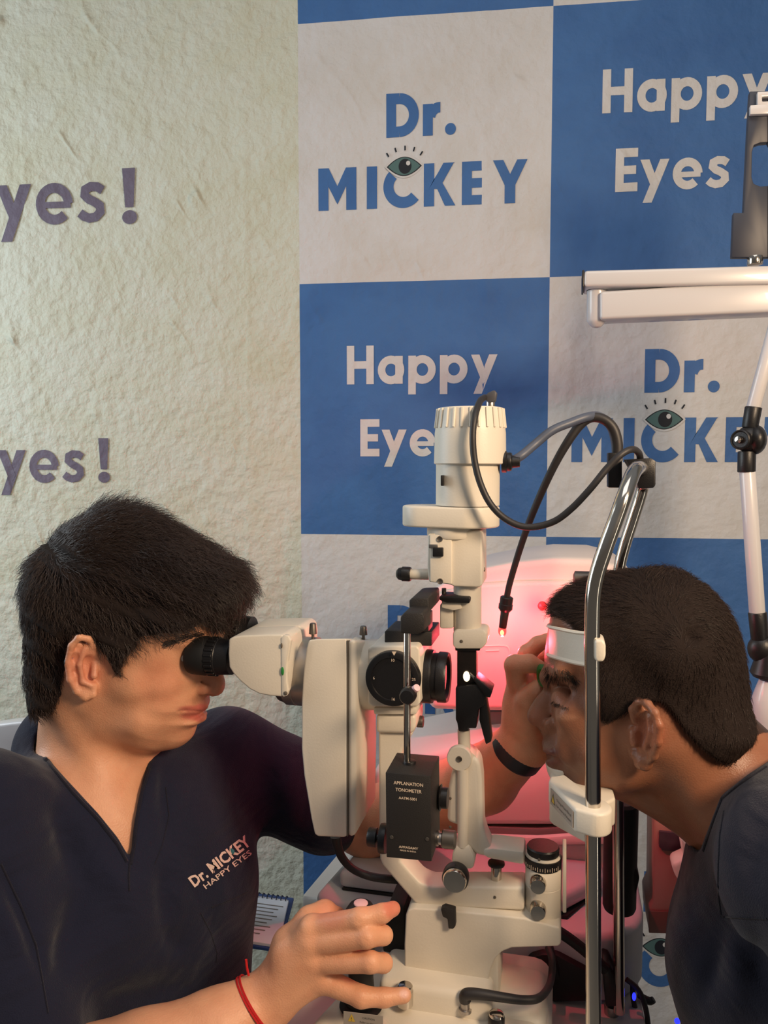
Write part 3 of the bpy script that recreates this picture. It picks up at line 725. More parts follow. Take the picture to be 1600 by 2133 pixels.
P(MB().pxbox(893, 1134, 912, 1142, -.024, -.018, .0005), 'scale_glass', 'brushed', fpnl)
for x, y in ((916, 1123), (917, 1211)): P(MB().lathe(W(x, y, -.0225), -LT, [(0, .0030), (.0012, .0026), (.0006, .0012), (.0006, .0003)], 14), 'screw', 'knurl', fpnl)
P(MB().pxprism([(1003, 1135), (1007, 1134), (1009, 1188), (1004, 1190)], -.006, .012, .0006), 'side_plate', 'white')
P(MB().ball(W(1009, 1186, -.004), (.001, .0015, .0025), 8), 'hex_screw', 'seam')
sh = P(MB().cyl(W(894, 1196, -.004), W(854, 1196, -.004), .0056, .0052), 'filter_shaft', 'white')
P(MB().lathe(W(856, 1196, -.004), -FW, [(0, .0068), (.0015, .0074), (.0085, .0074), (.0088, .0066), (.0125, .0058), (.0145, .0036), (.015, .0004)], 26), 'shaft_knob', 'black', sh)
P(MB().ball(W(836, 1196, -.004), (.0042, .0055, .0058)), 'chrome_tip', 'chrome', sh)
# lamp flange: stadium slab
zt, zb = W(940, 1053, 0).z, W(940, 1096, 0).z
cR, cL = Q(972, 1070, 0), Q(888, 1070, 0); r1, r2 = .0320, .0235
poly = [(cR[0]+r1*math.cos(t), cR[1]+r1*math.sin(t)) for t in np.linspace(-1.6, 1.6, 22)]+[(cL[0]+r2*math.cos(t), cL[1]+r2*math.sin(t)) for t in np.linspace(1.6, 4.68, 18)]
P(MB().prism([l2w((a, b, zb)) for a, b in poly], UP*(zt-zb), .0022, 3), 'lamp_flange', 'white')
lr = size(65.5, 0, 974)
lc = W(974, 1052, 0); lt_ = W(974, 964, 0)
P(MB().lathe(lc, UP, [(0, lr), ((lt_-lc).length, lr)], 48), 'lamp_house', 'white')
P(MB().pxbox(918, 990, 923, 1012, -.0315, -.020, .0004), 'vent_slot', 'black')
r3, r4 = size(74, 0, 979), size(66, 0, 979); cb = W(979, 967, 0); ct = W(981, 850, 0); L = (ct-cb).length
cap_ = P(MB().lathe(cb, UP, [(0, r3*.97), (.001, r3), (L*.55, r3*.985), (L*.97, r4*1.01), (L, r4*.97)], 56), 'lamp_cover', 'white')
fin = MB()
for q in range(26):
    an = 2*math.pi*q/26; dr = FW*math.cos(an)+LT*math.sin(an); t = UP.cross(dr)
    a0 = cb+UP*(L*.64)+dr*(r3*.975); a1 = cb+UP*(L*.985)+dr*(r4*1.025)
    ax = (a1-a0).normalized(); fin.box((a0+a1)/2, ((a1-a0).length/2, .0011, .0011), .0004, (ax, t, ax.cross(t)), 1)
P(fin, 'cooling_fin', 'white', cap_)
gl = P(MB().lathe(W(1046, 962, -.002), FW, [(0, .0105), (.004, .0105), (.005, .009), (.007, .0092), (.009, .0085), (.010, .006), (.017, .005)], 26), 'cable_gland', 'black')
pg = P(MB().pxprism([(1008, 826), (1018, 817), (1030, 812), (1035, 818), (1032, 836), (1022, 838), (1012, 834)], -.006, .004, .0012), 'lamp_plug', mat('grey_plug', srgb(70, 70, 76), .5))
P(MB().cyl(W(1022, 836, 0), W(1022, 853, 0), .0042), 'plug_pin', 'brushed', pg)
# base body
base = [(845, 1906), (850, 1896), (862, 1892), (930, 1896), (1092, 1913), (1165, 1932), (1169, 1940), (1169, 1966), (1163, 1972), (1066, 1975), (1046, 1983), (1032, 1998), (1023, 2018), (1018, 2040), (1010, 2062), (930, 2052), (850, 2044), (843, 2034), (842, 1970)]
P(MB().pxprism(base, -.025, .040, .006, 4), 'base_column', 'white')
cl = P(MB().pxprism([(918, 1894), (926, 1890), (948, 1896), (949, 1930), (944, 1936), (934, 1935), (932, 1915), (922, 1910)], -.032, -.024, .001), 'latch', 'satin')
P(MB().pxprism([(900, 1893), (980, 1898), (978, 1906), (905, 1902)], -.020, -.0, .001), 'latch_slot', 'black')
P(MB().pxprism([(858, 1900), (1040, 1900), (1040, 2200), (858, 2200)], -.020, .030, .004), 'inner_pillar', 'white')
P(MB().pxprism([(806, 1890), (842, 1890), (846, 1985), (838, 1992), (796, 1984), (800, 1940)], .0, .05, .003), 'rail_cover', 'rubber')
# sliding plate
zp = W(900, 2070, -.05).z
def slab(pts, z0, z1, bev): return MB().prism([l2w((a, b, z0)) for a, b in pts], UP*(z1-z0), bev, 4)
q1 = Q(640, 2133, -.08)[0]; q2 = Q(1150, 2133, -.06)[0]
zA = Q(900, 2062, -.045)[2]
P(slab([(q1-.01, -.12), (q2, -.12), (q2, .07), (q1+.05, .07)], zA-.10, zA-.018, .02), 'sliding_base', 'white')
P(slab([(Q(855, 2060, -.04)[0]-.03, -.052), (Q(1012, 2060, -.04)[0]+.006, -.052), (Q(1012, 2060, -.04)[0]+.006, .05), (Q(855, 2060, -.04)[0]-.03, .05)], zA-.03, zA+.006, .008), 'cover_step', 'white')
zB = Q(1080, 2015, .02)[2]
P(slab([(Q(1020, 2060, -.03)[0], -.045), (Q(1138, 2060, -.03)[0], -.045), (Q(1142, 2060, 0)[0], -.02), (Q(1142, 2060, 0)[0], .035), (Q(1010, 2020, .03)[0], .045)], zB-.09, zB-.006, .010), 'rear_pad', 'white')
P(MB().lathe(W(1034, 2135, -.062), UP, [(0, .0078), (.008, .0078), (.0095, .0070), (.0100, .0055), (.0105, .0004)], 28), 'lock_knob', 'black')
P(MB().lathe(W(1034, 2135, -.062)+UP*.0092, UP, [(0, .0070), (.0022, .0066), (.0032, .0046), (.0034, .0004)], 28), 'lock_knob_cap', 'chrome')
P(MB().lathe(W(844, 2092, -.058), UP, [(0, .0075), (.004, .0078), (.014, .0078), (.0145, .0072), (.0185, .0072), (.0195, .0062), (.020, .0004)], 28), 'speed_knob', 'chrome')
cdp = P(MB().lathe(W(969, 2106, -.052), UP, [(0, .0062), (.003, .0062), (.0035, .0045), (.012, .0043)], 20), 'socket', 'brushed')
# warning label on the base
lb0, lb1 = W(716, 2113, -.098), W(800, 2118, -.098)
lb = P(MB().prism([W(716, 2106, -.1215), W(798, 2116, -.1215), W(798, 2150, -.1215), W(716, 2142, -.1215)], -LT*.0005, 0), 'warning_label', 'tag')
P(MB().add([W(725, 2127, -.1222), W(740, 2129, -.1222), W(732.5, 2112, -.1222)], [(0, 1, 2)]), 'warning_triangle', 'yellow', lb)
text_piece('!', W(732.5, 2126, -.1224), FW, UP, .0035, M['inkdark'], 'warning_mark', lb)
for k, t in enumerate(('CAUTION', 'Refer to manual')):
    text_piece(t, W(768, 2124+k*9, -.1222), FW, UP, .0018, M['inkdark'], 'small_print', lb)
# joystick
jb = Q(752, 2040, -.062)
js = P(MB().lathe(l2w((jb[0], jb[1], zA-.03)), UP, [(0, .024), (.008, .023), (.012, .018), (.016, .021), (.020, .015), (.024, .017), (.030, .013)], 30), 'joystick_boot', 'rubber')
jt = Q(750, 1895, -.062)[2]
P(MB().lathe(l2w((jb[0], jb[1], zA-.005)), UP, [(0, .0135), (.02, .0120), (.035, .0135), (jt-zA-.015, .0150), (jt-zA-.005, .0158), (jt-zA+.004, .0150), (jt-zA+.010, .0110), (jt-zA+.0115, .0090), (jt-zA+.0115, .0005)], 34), 'joystick_grip', 'rubber')
P(MB().lathe(l2w((jb[0], jb[1], jt+.0062)), UP, [(0, .0070), (.0012, .0066), (.002, .0040), (.0022, .0004)], 24), 'trigger_button', 'button')

# lens barrel bits on the tonometer mount
ton = thing('applanation_tonometer', 'black box tonometer hanging on a chrome rod in front of the microscope', 'tonometer', W(858, 1785, -.085))
T = lambda mb, n, m, p=None, **k: mb.build(n, M[m] if isinstance(m, str) else m, p or ton, **k)
bx = T(MB().pxprism([(803, 1609), (897, 1617), (899, 1795), (805, 1786)], -.110, -.062, .0008), 'case', 'satin')
zf = lambda x, y: W(x, y, -.1101)
tx = (zf(897, 1617)-zf(803, 1609)).normalized()
for t, x, y, h, wd in (('APPLANATION', 851, 1636, .0030, 61), ('TONOMETER', 851, 1650, .0030, 54), ('AATM-5001', 850, 1666, .0024, 37), ('APPASAMY', 851, 1768, .0022, 40), ('MADE IN INDIA', 850, 1774, .0014, 33)):
    text_piece(t, zf(x, y), FW, UP, h, M['ink'], 'lettering', bx, bold=.012, width=(zf(x+wd/2, y)-zf(x-wd/2, y)).length)
for x, y in ((816, 1744), (890, 1748)): T(MB().lathe(zf(x, y), -LT, [(0, .0017), (.0006, .0015), (.0007, .0003)], 14), 'rivet', 'knurl', bx)
T(MB().cyl(W(853, 1603, -.085), W(853, 1584, -.085), .0058), 'rod_collar', 'black')
rp = [W(848, 1590, -.085), W(848, 1317, -.085)]
T(MB().cyl(rp[0], rp[1], .0031 if False else size(7.2, -.085, 848), bev=.0005, n=22), 'rod', 'chrome')
T(MB().pxprism([(834, 1285), (842, 1276), (880, 1277), (884, 1284), (884, 1314), (872, 1321), (834, 1320)], -.094, -.060, .0015), 'rod_clamp', 'satin')
T(MB().pxprism([(852, 1250), (860, 1246), (893, 1245), (895, 1273), (888, 1282), (853, 1280)], -.062, .000, .0015), 'mount_block', 'satin')
T(MB().pxbox(868, 1280, 893, 1316, -.030, -.006, .001), 'mount_foot', 'satin')
T(MB().lathe(W(875, 1312, -.050), UP, [(0, .0030), (.004, .0045), (.012, .0045), (.013, .003)], 16), 'mount_screw', mat('brass', srgb(190, 160, 110), .3, metal=1))
T(MB().lathe(W(851, 1447, -.098)+LT*.004, -LT, [(0, .0068), (.003, .0075), (.010, .0072), (.012, .0060), (.0122, .0005)], 14), 'probe_clamp', 'black')
T(MB().cyl(W(854, 1443, -.092), W(869, 1432, -.100), .0032), 'probe_tip', 'button')
for q in (0,):
    lk = T(MB().lathe(W(806, 1747, -.085), -FW, [(0, .0130), (.003, .0135), (.006, .0130), (.0065, .004), (.009, .004), (.0095, .0085), (.0165, .0085), (.0175, .0078)], 30), 'left_drum', 'black')
    rk = T(MB().lathe(W(907, 1745, -.085), FW, [(0, .0065), (.003, .007), (.0035, .0055), (.006, .0055)], 24), 'drum_collar', 'brushed')
    T(MB().lathe(W(907, 1745, -.085)+FW*.006, FW, [(0, .0066), (.001, .0080), (.0115, .0080), (.0125, .0070), (.0128, .0004)], 20), 'drum_knob', 'knurl')
T(MB().lathe(W(905, 1660, -.070), FW, [(0, .004), (.004, .0045), (.0045, .0105), (.006, .0120), (.0065, .0105), (.0070, .0095), (.0125, .0095)], 28), 'measuring_drum', 'black')

# ---------------------------------------------------------------- headrest
hf = thing('headrest_frame', 'chrome headrest frame with chin cup and white forehead band around the patient', 'headrest', l2w((Q(1236, 1500, -.12)[0], 0, TZ)))
Hh = lambda mb, n, m, p=None, **k: mb.build(n, M[m] if isinstance(m, str) else m, p or hf, **k)
nb, fb = -.118, .105
near = [W(1236, 2300, nb), W(1236, 1900, nb), W(1235, 1600, nb), W(1234, 1400, nb), W(1234, 1300, nb), W(1236, 1240, nb), W(1244, 1195, nb), W(1262, 1140, nb), W(1284, 1080, nb+.004), W(1302, 1030, nb+.010), W(1318, 988, nb+.028), W(1329, 975, nb+.05), W(1338, 978, .0), W(1345, 990, .055), W(1342, 1005, fb-.012), W(1334, 1035, fb-.003), W(1318, 1085, fb), W(1302, 1135, fb), W(1291, 1180, fb), W(1287, 1230, fb), W(1287, 1400, fb), W(1288, 1700, fb), W(1290, 2108, fb)]
Hh(MB().tube(near, size(16.8, nb, 1235), 24, 8), 'bow', 'chrome', angle=60)
Hh(MB().tube([near[0]+UP*.0, W(1236, 2290, nb)], size(17.5, nb, 1235), 24, 1), 'foot_tube', 'chrome')
bandc = []
def Wl(a, b, c): return l2w((a, b, c))
qa = Q(1232, 1352, nb+.012); qf = Q(1143, 1335, -.03)
B_ = [W(1240, 1354, -.102), W(1200, 1349, -.082), W(1165, 1341, -.058), W(1146, 1336, -.030), W(1143, 1332, 0), W(1150, 1327, .03), W(1180, 1322, .058), W(1230, 1318, .085)]
pp = smooth(B_, 6); mb = MB(); n = len(pp); hb_ = .0145
vs = []; fs = []
for i, p in enumerate(pp):
    t = (pp[min(i+1, n-1)]-pp[max(i-1, 0)]).normalized(); nn = t.cross(UP).normalized()
    up = (UP-t*UP.dot(t)).normalized()
    for dz, dn in ((-hb_, .0014), (-hb_*.9, .0026), (-hb_*.78, .0), (hb_*.78, .0), (hb_*.9, .0026), (hb_, .0014), (hb_, -.0016), (-hb_, -.0016)):
        vs.append(p+up*dz-nn*dn)
for i in range(n-1):
    for k in range(8): fs.append((i*8+k, i*8+(k+1) % 8, (i+1)*8+(k+1) % 8, (i+1)*8+k))
fs.append(tuple(range(8))); fs.append(tuple((n-1)*8+k for k in range(8)))
Hh(mb.add(vs, fs), 'forehead_band', 'white', label='white plastic band across the forehead')
Hh(MB().pxprism([(1240, 1334), (1256, 1333), (1262, 1342), (1262, 1368), (1257, 1379), (1242, 1379), (1239, 1370), (1239, 1340)], -.128, -.104, .0018, 3), 'band_clip', 'white')
# chin rest bracket clamp
zt_, zb_ = Q(1236, 1700, -.14)[2], Q(1236, 1757, -.14)[2]
ca = Q(1238, 1730, nb)
poly = [(ca[0]+.0138*math.cos(t), ca[1]+.0155*math.sin(t)) for t in np.linspace(-1.7, 1.45, 18)]
aL = Q(1147, 1690, -.06)[0]
poly += [(aL+.012, ca[1]+.06), (aL-.001, ca[1]+.052), (aL-.002, ca[1]+.042), (ca[0]-.016, ca[1]-.009)]
Hh(MB().prism([l2w((a, b, zb_+.001)) for a, b in poly], UP*(zt_-zb_-.002), .0028, 3), 'chin_rest_clamp', 'white')
zt2, zb2 = Q(1190, 1666, -.05)[2], Q(1190, 1700, -.05)[2]
poly2 = [(aL+.002, -.072), (aL-.001, -.066), (aL-.001, .05), (aL+.006, .055), (aL+.050, .055), (aL+.056, -.060), (ca[0]-.006, -.100)]
cr = Hh(MB().prism([l2w((a, b, zb2)) for a, b in poly2], UP*(zt2-zb2+.010), .0025, 3), 'chin_rest_plate', 'white')
# chin cup: curved shell
cc = Q(1195, 1640, 0); mb = MB(); vs = []; fs = []; nu, nv = 16, 12
cup_px = [(1141, 1585), (1146, 1604), (1158, 1626), (1176, 1645), (1198, 1655), (1226, 1658)]
cup = smooth([W(x, y, 0) for x, y in cup_px], 4); n = len(cup)
for i, p in enumerate(cup):
    for j in range(nv+1):
        s_ = -1+2*j/nv; lift = .003*s_*s_; back = FW*(.016*s_*s_*(1-i/n))
        for dz in (0, -.0022):
            vs.append(p+LT*(s_*.026)+UP*(lift+dz)+back-FW*(-dz if False else 0)+FW*(dz if i < n/2 else 0))
idx = lambda i, j, k: (i*(nv+1)+j)*2+k
for i in range(n-1):
    for j in range(nv):
        fs.append((idx(i, j, 0), idx(i+1, j, 0), idx(i+1, j+1, 0), idx(i, j+1, 0))); fs.append((idx(i, j, 1), idx(i, j+1, 1), idx(i+1, j+1, 1), idx(i+1, j, 1)))
for i in range(n-1):
    for j in (0, nv): fs.append((idx(i, j, 0), idx(i+1, j, 0), idx(i+1, j, 1), idx(i, j, 1)))
for j in range(nv):
    for i in (0, n-1): fs.append((idx(i, j, 0), idx(i, j+1, 0), idx(i, j+1, 1), idx(i, j, 1)))
Hh(mb.add(vs, fs), 'chin_cup', 'white', angle=50)
Hh(MB().lathe(W(1188, 1672, -.045), UP, [(0, .0042), (.005, .0042), (.0055, .0075), (.009, .0075), (.0095, .006)], 18), 'paper_pin', 'white')
lbp = [W(1152, 1686, -.070), W(1210, 1711, -.104), W(1210, 1743, -.104), W(1152, 1716, -.070)]
nrm = (lbp[1]-lbp[0]).cross(UP).normalized(); nrm = nrm if nrm.dot(CAM-lbp[0]) > 0 else -nrm
fa = l2w((aL-.002, ca[1]+.042, zt_)); fb2 = l2w((ca[0]-.016, ca[1]-.009, zt_)); fd = (fb2-fa).normalized(); fn_ = fd.cross(UP); fn_ = fn_ if fn_.dot(CAM-fa) > 0 else -fn_
fpt = lambda s, z: fa+fd*((fb2-fa).length*s)-UP*((zt_-zb_)*z)+fn_*.0004
lab = Hh(MB().prism([fpt(.12, .22), fpt(.97, .2), fpt(.97, .82), fpt(.12, .84)], fn_*.0004, 0), 'caution_label', 'tag')
fq = lambda s, z: fpt(s, z)+fn_*.0005
Hh(MB().add([fq(.15, .72), fq(.32, .72), fq(.235, .3)], [(0, 1, 2)]), 'warning_triangle', 'inkdark', lab)
Hh(MB().add([fq(.18, .69)+fn_*.0001, fq(.29, .69)+fn_*.0001, fq(.235, .40)+fn_*.0001], [(0, 1, 2)]), 'triangle_fill', 'yellow', lab)
for k, t in enumerate(('Change Paper/Band', 'for every Patient')):
    text_piece(t, fq(.64, .46+.22*k), fd, UP, .0022, M['inkdark'], 'small_print', lab, width=.030)
# clamps on the bow
Hh(MB().pxprism([(1303, 957), (1356, 954), (1366, 960), (1366, 1010), (1362, 1016), (1330, 1018), (1322, 990)], -.010, .020, .001), 'bow_clamp', 'black', label='black clamp block on the top of the bow')
Hh(MB().pxbox(1267, 943, 1296, 1016, .02, .045, .001), 'bow_clamp', 'black')

# fixation lamp on gooseneck
gz = thing('fixation_lamp', 'black gooseneck fixation lamp with a glowing red tip', 'lamp', W(1282, 1016, .03))
gb = .035
neck = [W(1286, 960, gb), W(1287, 925, gb), W(1278, 893, gb), W(1258, 874, gb), W(1232, 870, gb), W(1208, 886, gb), W(1180, 925, gb), W(1152, 975, gb+.005), W(1122, 1040, gb+.02), W(1098, 1100, gb+.035), W(1078, 1160, gb+.05), W(1062, 1215, gb+.06), W(1055, 1248, gb+.065)]
gg = lambda mb, n, m, p=None: mb.build(n, M[m] if isinstance(m, str) else m, p or gz)
gg(MB().tube(neck, [.0050, .0050, .0048, .0040, .0036, .0034], 14, 8), 'gooseneck', 'cable')
e0, e1, e2, e3 = W(1056, 1243, gb+.065), W(1052, 1274, gb+.066), W(1047, 1308, gb+.067), W(1046.5, 1314, gb+.067)
gg(MB().lathe(e0, e1-e0, [(0, .0062), (.001, .0072), (.008, .0072), (.0085, .0078), ((e1-e0).length*.8, .0078), ((e1-e0).length, .0052)], 24), 'lamp_socket', 'black')
gg(MB().cyl(e1, e2, .0047, .0042), 'lamp_tube', 'satin')
gg(MB().ball(e3, (.0047, .0047, .0068), 16), 'red_bulb', 'led')
gg(MB().ball(e3-LT*.0040-UP*.0012, (.0022, .0012, .0032), 12), 'bulb_core', 'ledcore')
ld = bpy.data.lights.new('red_led_light', 'SPOT'); ld.energy = 1.9; ld.color = (1, .05, .085); ld.shadow_soft_size = .004; ld.spot_size = math.radians(165); ld.spot_blend = .6
lo = bpy.data.objects.new('red_led_light', ld); COL.objects.link(lo); lo.location = e3-UP*.012+LT*.004
lo.rotation_euler = (LT*1.0-UP*.55-FW*.25).to_track_quat('-Z', 'Y').to_euler()
ld2 = bpy.data.lights.new('red_led_glow', 'POINT'); ld2.energy = .42; ld2.color = (1, .06, .10); ld2.shadow_soft_size = .004
lo2 = bpy.data.objects.new('red_led_glow', ld2); COL.objects.link(lo2); lo2.location = e3-UP*.012


def cable(name, label, pts, r, m, cat='cable', n=12):
    o = MB().tube(pts, r, n, 8).build(name, M[m] if isinstance(m, str) else m); tag(o, label, cat); return o
cable('power_cable', 'slate grey cable arching from the lamp housing to the bow clamp', [W(1062, 962, 0), W(1085, 950, 0), W(1115, 925, .01), W(1150, 897, .015), W(1190, 880, .022), W(1225, 868, .03), W(1250, 868, .045), W(1272, 888, .052), W(1282, 920, .052), W(1284, 950, .05)], .0044, 'cable_grey')
cable('lamp_cable', 'thin black cable looping from the plug on top of the lamp housing', [W(1010, 828, -.003), W(1000, 836, -.02), W(990, 865, -.04), W(985, 905, -.045), W(988, 955, -.045), W(1000, 1005, -.045), W(1022, 1050, -.045), W(1055, 1082, -.045), W(1098, 1098, -.045), W(1150, 1088, -.045), W(1190, 1060, -.045), W(1230, 1018, -.043), W(1265, 975, -.040), W(1295, 946, -.038), W(1318, 936, -.030), W(1331, 944, -.012), W(1334, 958, .0)], .0031, 'cable')
cable('camera_cable', 'black cable hanging from the camera housing to the base', [W(700, 1742, 0), W(702, 1756, 0), W(712, 1785, 0), W(735, 1810, .0), W(770, 1825, .003), W(810, 1831, .006), W(845, 1833, .02)], [.0062, .0046, .0040, .0042, .0042], 'cable')
cable('socket_cable', 'black angled plug cable running across the base to the right', [W(969, 2084, -.052), W(969, 2074, -.053), W(980, 2070, -.054), W(1010, 2072, -.054), W(1050, 2078, -.052), W(1090, 2083, -.048), W(1120, 2080, -.040), W(1138, 2064, -.02), W(1148, 2040, .01), W(1150, 2000, .03), W(1142, 1975, .05)], [.0056, .0056, .0046, .0040, .0036, .0036, .0034], 'cable')
# ---------------------------------------------------------------- machine behind the slit lamp
mc = thing('eye_testing_machine', 'large domed pale testing machine behind the slit lamp, its face lit red', 'machine', W(1050, 1900, .30))
m_ = lambda mb, n, m, p=None, **k: mb.build(n, M[m] if isinstance(m, str) else m, p or mc, **k)
dome = [(884, 1250), (905, 1224), (945, 1202), (1000, 1184), (1070, 1170), (1150, 1161), (1230, 1163), (1290, 1178), (1330, 1212), (1345, 1290), (1342, 1400), (1330, 1482), (1060, 1484), (960, 1482), (894, 1480), (882, 1420), (880, 1320)]
m_(MB().pxprism([(x, y) for x, y in dome], .245, .42, .012, 4), 'domed_housing', 'machine')
face = [(890, 1252), (925, 1232), (1003, 1217), (1075, 1212), (1150, 1211), (1240, 1214), (1300, 1226), (1328, 1260), (1334, 1330), (1326, 1474), (1060, 1478), (960, 1477), (899, 1474), (888, 1420), (886, 1320)]
fc = m_(MB().pxprism(face, .236, .25, .006, 3), 'front_panel', 'machine')
mbq = MB()
for pts in ([(1008, 1346), (1050, 1345), (1060, 1352), (1062, 1368)], [(1012, 1356), (1040, 1355)], [(1080, 1349), (1094, 1350), (1090, 1366), (1078, 1366)], [(966, 1352), (990, 1346), (998, 1356), (985, 1366), (966, 1366)]):
    mbq.tube([W(x, y, .2355) for x, y in pts], .0011, 8, 3)
m_(mbq, 'embossed_mark', 'machine', fc)
m_(MB().ball(W(1130, 1262, .2355), (.006, .0012, .006), 16), 'painted_glow_spot', mat('painted_red_glow', srgb(210, 90, 90), .3), fc)  # red disc painted in for the LED's reflection on the panel
m_(MB().pxprism([(1000, 1482), (1300, 1482), (1300, 1560), (1010, 1560)], .30, .40, .004), 'neck', 'trim_grey')
m_(MB().pxprism([(776, 1606), (800, 1590), (900, 1570), (1000, 1545), (1120, 1535), (1260, 1540), (1300, 1570), (1300, 1722), (1000, 1722), (776, 1722)], .235, .42, .010, 3), 'lower_housing', 'machine')
m_(MB().pxprism([(776, 1722), (1000, 1722), (1120, 1727), (1300, 1715), (1300, 1733), (1120, 1745), (1000, 1741), (776, 1741)], .237, .42, .001), 'grey_band', 'trim_grey')
m_(MB().pxprism([(776, 1741), (1000, 1741), (1120, 1745), (1300, 1733), (1300, 1760), (1120, 1762), (776, 1760)], .230, .42, .003), 'lower_lip', 'machine')
m_(MB().pxprism([(790, 1758), (1290, 1760), (1290, 1930), (790, 1900)], .245, .40, .004), 'plinth', 'machine')
zt = Q(655, 1872, .125)[2]; a0 = Q(652, 1880, .125)[0]; a1 = Q(1352, 1900, .14)[0]
def plan(pts, z0, z1, bev, seg=4): return MB().prism([l2w((a, b, z0)) for a, b in pts], UP*(z1-z0), bev, seg)
rr = lambda cx, cy, r, t0, t1, n=7: [(cx+r*math.cos(t), cy+r*math.sin(t)) for t in np.linspace(t0, t1, n)]
h_ = math.pi/2
pb = rr(a0+.02, .145, .02, math.pi, 1.5*math.pi)+rr(a1-.07, .195, .07, -h_, 0)+rr(a1-.04, .36, .04, 0, h_)+rr(a0+.06, .33, .03, h_, math.pi)
m_(plan(pb, TZ, zt, .008), 'base', 'grey_white')
pb2 = [(a*1+(.012 if a < 0 else -.012), b*.96+.012) for a, b in pb]
m_(plan([(a0+.030, .150), (a1-.09, .150), (a1-.05, .22), (a0+.04, .26)], zt, zt+.004, .001, 1), 'shadow_gap', 'rubber')
m_(plan([(a0+.026, .148), (a1-.10, .148), (a1-.045, .215), (a1-.05, .34), (a0+.045, .30)], zt+.004, zt+.026, .007, 3), 'tray', 'grey_white')

kn = tag(MB().lathe(W(1216, 1205, .16)-FW*.012, FW, [(0, .004), (.002, .0085), (.022, .0085), (.024, .006)], 20).build('dark_knob', M['knurl'], mc), None)

pb_ = thing('monitor', 'salmon lit side of a boxy monitor on the far right, behind the patient', 'monitor', W(1430, 1990, .27))
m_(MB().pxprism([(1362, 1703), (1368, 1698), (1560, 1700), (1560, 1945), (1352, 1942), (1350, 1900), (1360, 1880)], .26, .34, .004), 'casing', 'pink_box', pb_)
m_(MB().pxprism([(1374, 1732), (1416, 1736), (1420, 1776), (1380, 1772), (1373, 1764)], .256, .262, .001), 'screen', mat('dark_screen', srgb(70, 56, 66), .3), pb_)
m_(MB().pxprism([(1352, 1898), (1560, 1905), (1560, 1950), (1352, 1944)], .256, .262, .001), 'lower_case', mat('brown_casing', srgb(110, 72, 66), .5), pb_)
m_(MB().pxbox(1450, 1945, 1520, 2500, .29, .32, .002), 'stand', 'navy', pb_)
m_(MB().pxbox(1430, 2480, 1560, 2500, .26, .36, .002), 'foot', 'navy', pb_)
ch = thing('chin_pad', 'small cream cushion block in front of the monitor on the right', 'cushion', W(1440, 1860, .22))
m_(MB().pxprism([(1398, 1800), (1425, 1788), (1470, 1780), (1480, 1850), (1425, 1850), (1408, 1830)], .22, .25, .006, 3), 'pad', 'white', ch)
m_(MB().pxprism([(1418, 1748), (1432, 1760), (1458, 1788), (1440, 1788), (1424, 1784)], .225, .25, .002), 'pad_back', 'white', ch)
m_(MB().pxprism([(1450, 1846), (1500, 1846), (1500, 1860), (1450, 1860)], .235, .262, .001), 'bracket', 'trim_grey', ch)

bk = thing('black_handset', 'black cylinder on a slim post between the chrome pole and the patient', 'instrument', W(1290, 2110, .15))
m_(MB().lathe(W(1290, 1893, .13), UP, [(0, size(33, .13, 1290)), (.004, size(36, .13, 1290)), ((W(1290, 1672, .13)-W(1290, 1893, .13)).length, size(37, .13, 1290)), ((W(1290, 1666, .13)-W(1290, 1893, .13)).length, size(32, .13, 1290))], 32), 'barrel', 'rubber', bk)
m_(MB().pxprism([(1318, 1800), (1328, 1812), (1333, 1830), (1326, 1862), (1314, 1885)], .12, .15, .003), 'grip_bulge', 'rubber', bk)
m_(MB().pxprism([(1288, 1890), (1308, 1890), (1308, 1905), (1300, 1906), (1300, 2068), (1290, 2068)], .125, .145, .001), 'black_post', 'black', bk)
m_(MB().pxprism([(1256, 2006), (1270, 2012), (1290, 2060), (1288, 2098), (1262, 2098), (1258, 2060)], .10, .13, .002), 'post_socket', 'black', bk)
m_(MB().cyl(W(1274, 2092, .115), W(1274, 2122, .115), size(16, .115, 1274)), 'post_foot', 'brushed', bk)
st = MB().tube([W(1160, 1938, .10), W(1190, 1958, .10), W(1230, 1990, .10), W(1262, 2020, .10)], .0062, 10, 4).build('black_lead', M['rubber']); tag(st, 'thick black lead running diagonally behind the chrome pole', 'cable')
pw = thing('power_unit', 'black power unit lying on the table behind the slit lamp base', 'power supply', W(1150, 2080, .14))
m_(MB().pxprism([(1094, 2012), (1104, 1995), (1130, 1988), (1160, 1990), (1235, 2030), (1235, 2088), (1150, 2090), (1108, 2040)], .115, .17, .004), 'case', 'rubber', pw)
m_(MB().pxprism([(1138, 1975), (1150, 1975), (1166, 2040), (1150, 2040)], .10, .115, .001), 'bracket', 'rubber', pw)
for k, pts in enumerate(([(1305, 2040), (1330, 2062), (1345, 2100), (1352, 2150)], [(1318, 2050), (1320, 2085), (1332, 2130), (1340, 2160)], [(1330, 2072), (1352, 2085), (1362, 2082)])):
    o = MB().tube([W(x, y, .12+.012*k) for x, y in pts], [.0035, .0045, .0035] if k == 2 else .0030, 10, 4).build('black_wire', M['cable'])
    tag(o, ('outer black wire curving down beside the blue light at lower right', 'inner black wire hanging under the blue light at lower right', 'stubby black plug end pointing right beside the blue light')[k], 'cable')
o = MB().ball(W(1321, 2076, .112), (.0022, .0015, .0050), 12).build('blue_indicator', M['blueled']); tag(o, 'small blue indicator light on the wires right of the chrome pole', 'light')
o = MB().ball(W(1411, 2127, .20), (.0035, .0025, .0038), 12).build('blue_indicator', M['blueled']); tag(o, 'small blue indicator light at the bottom edge below the patient', 'light')

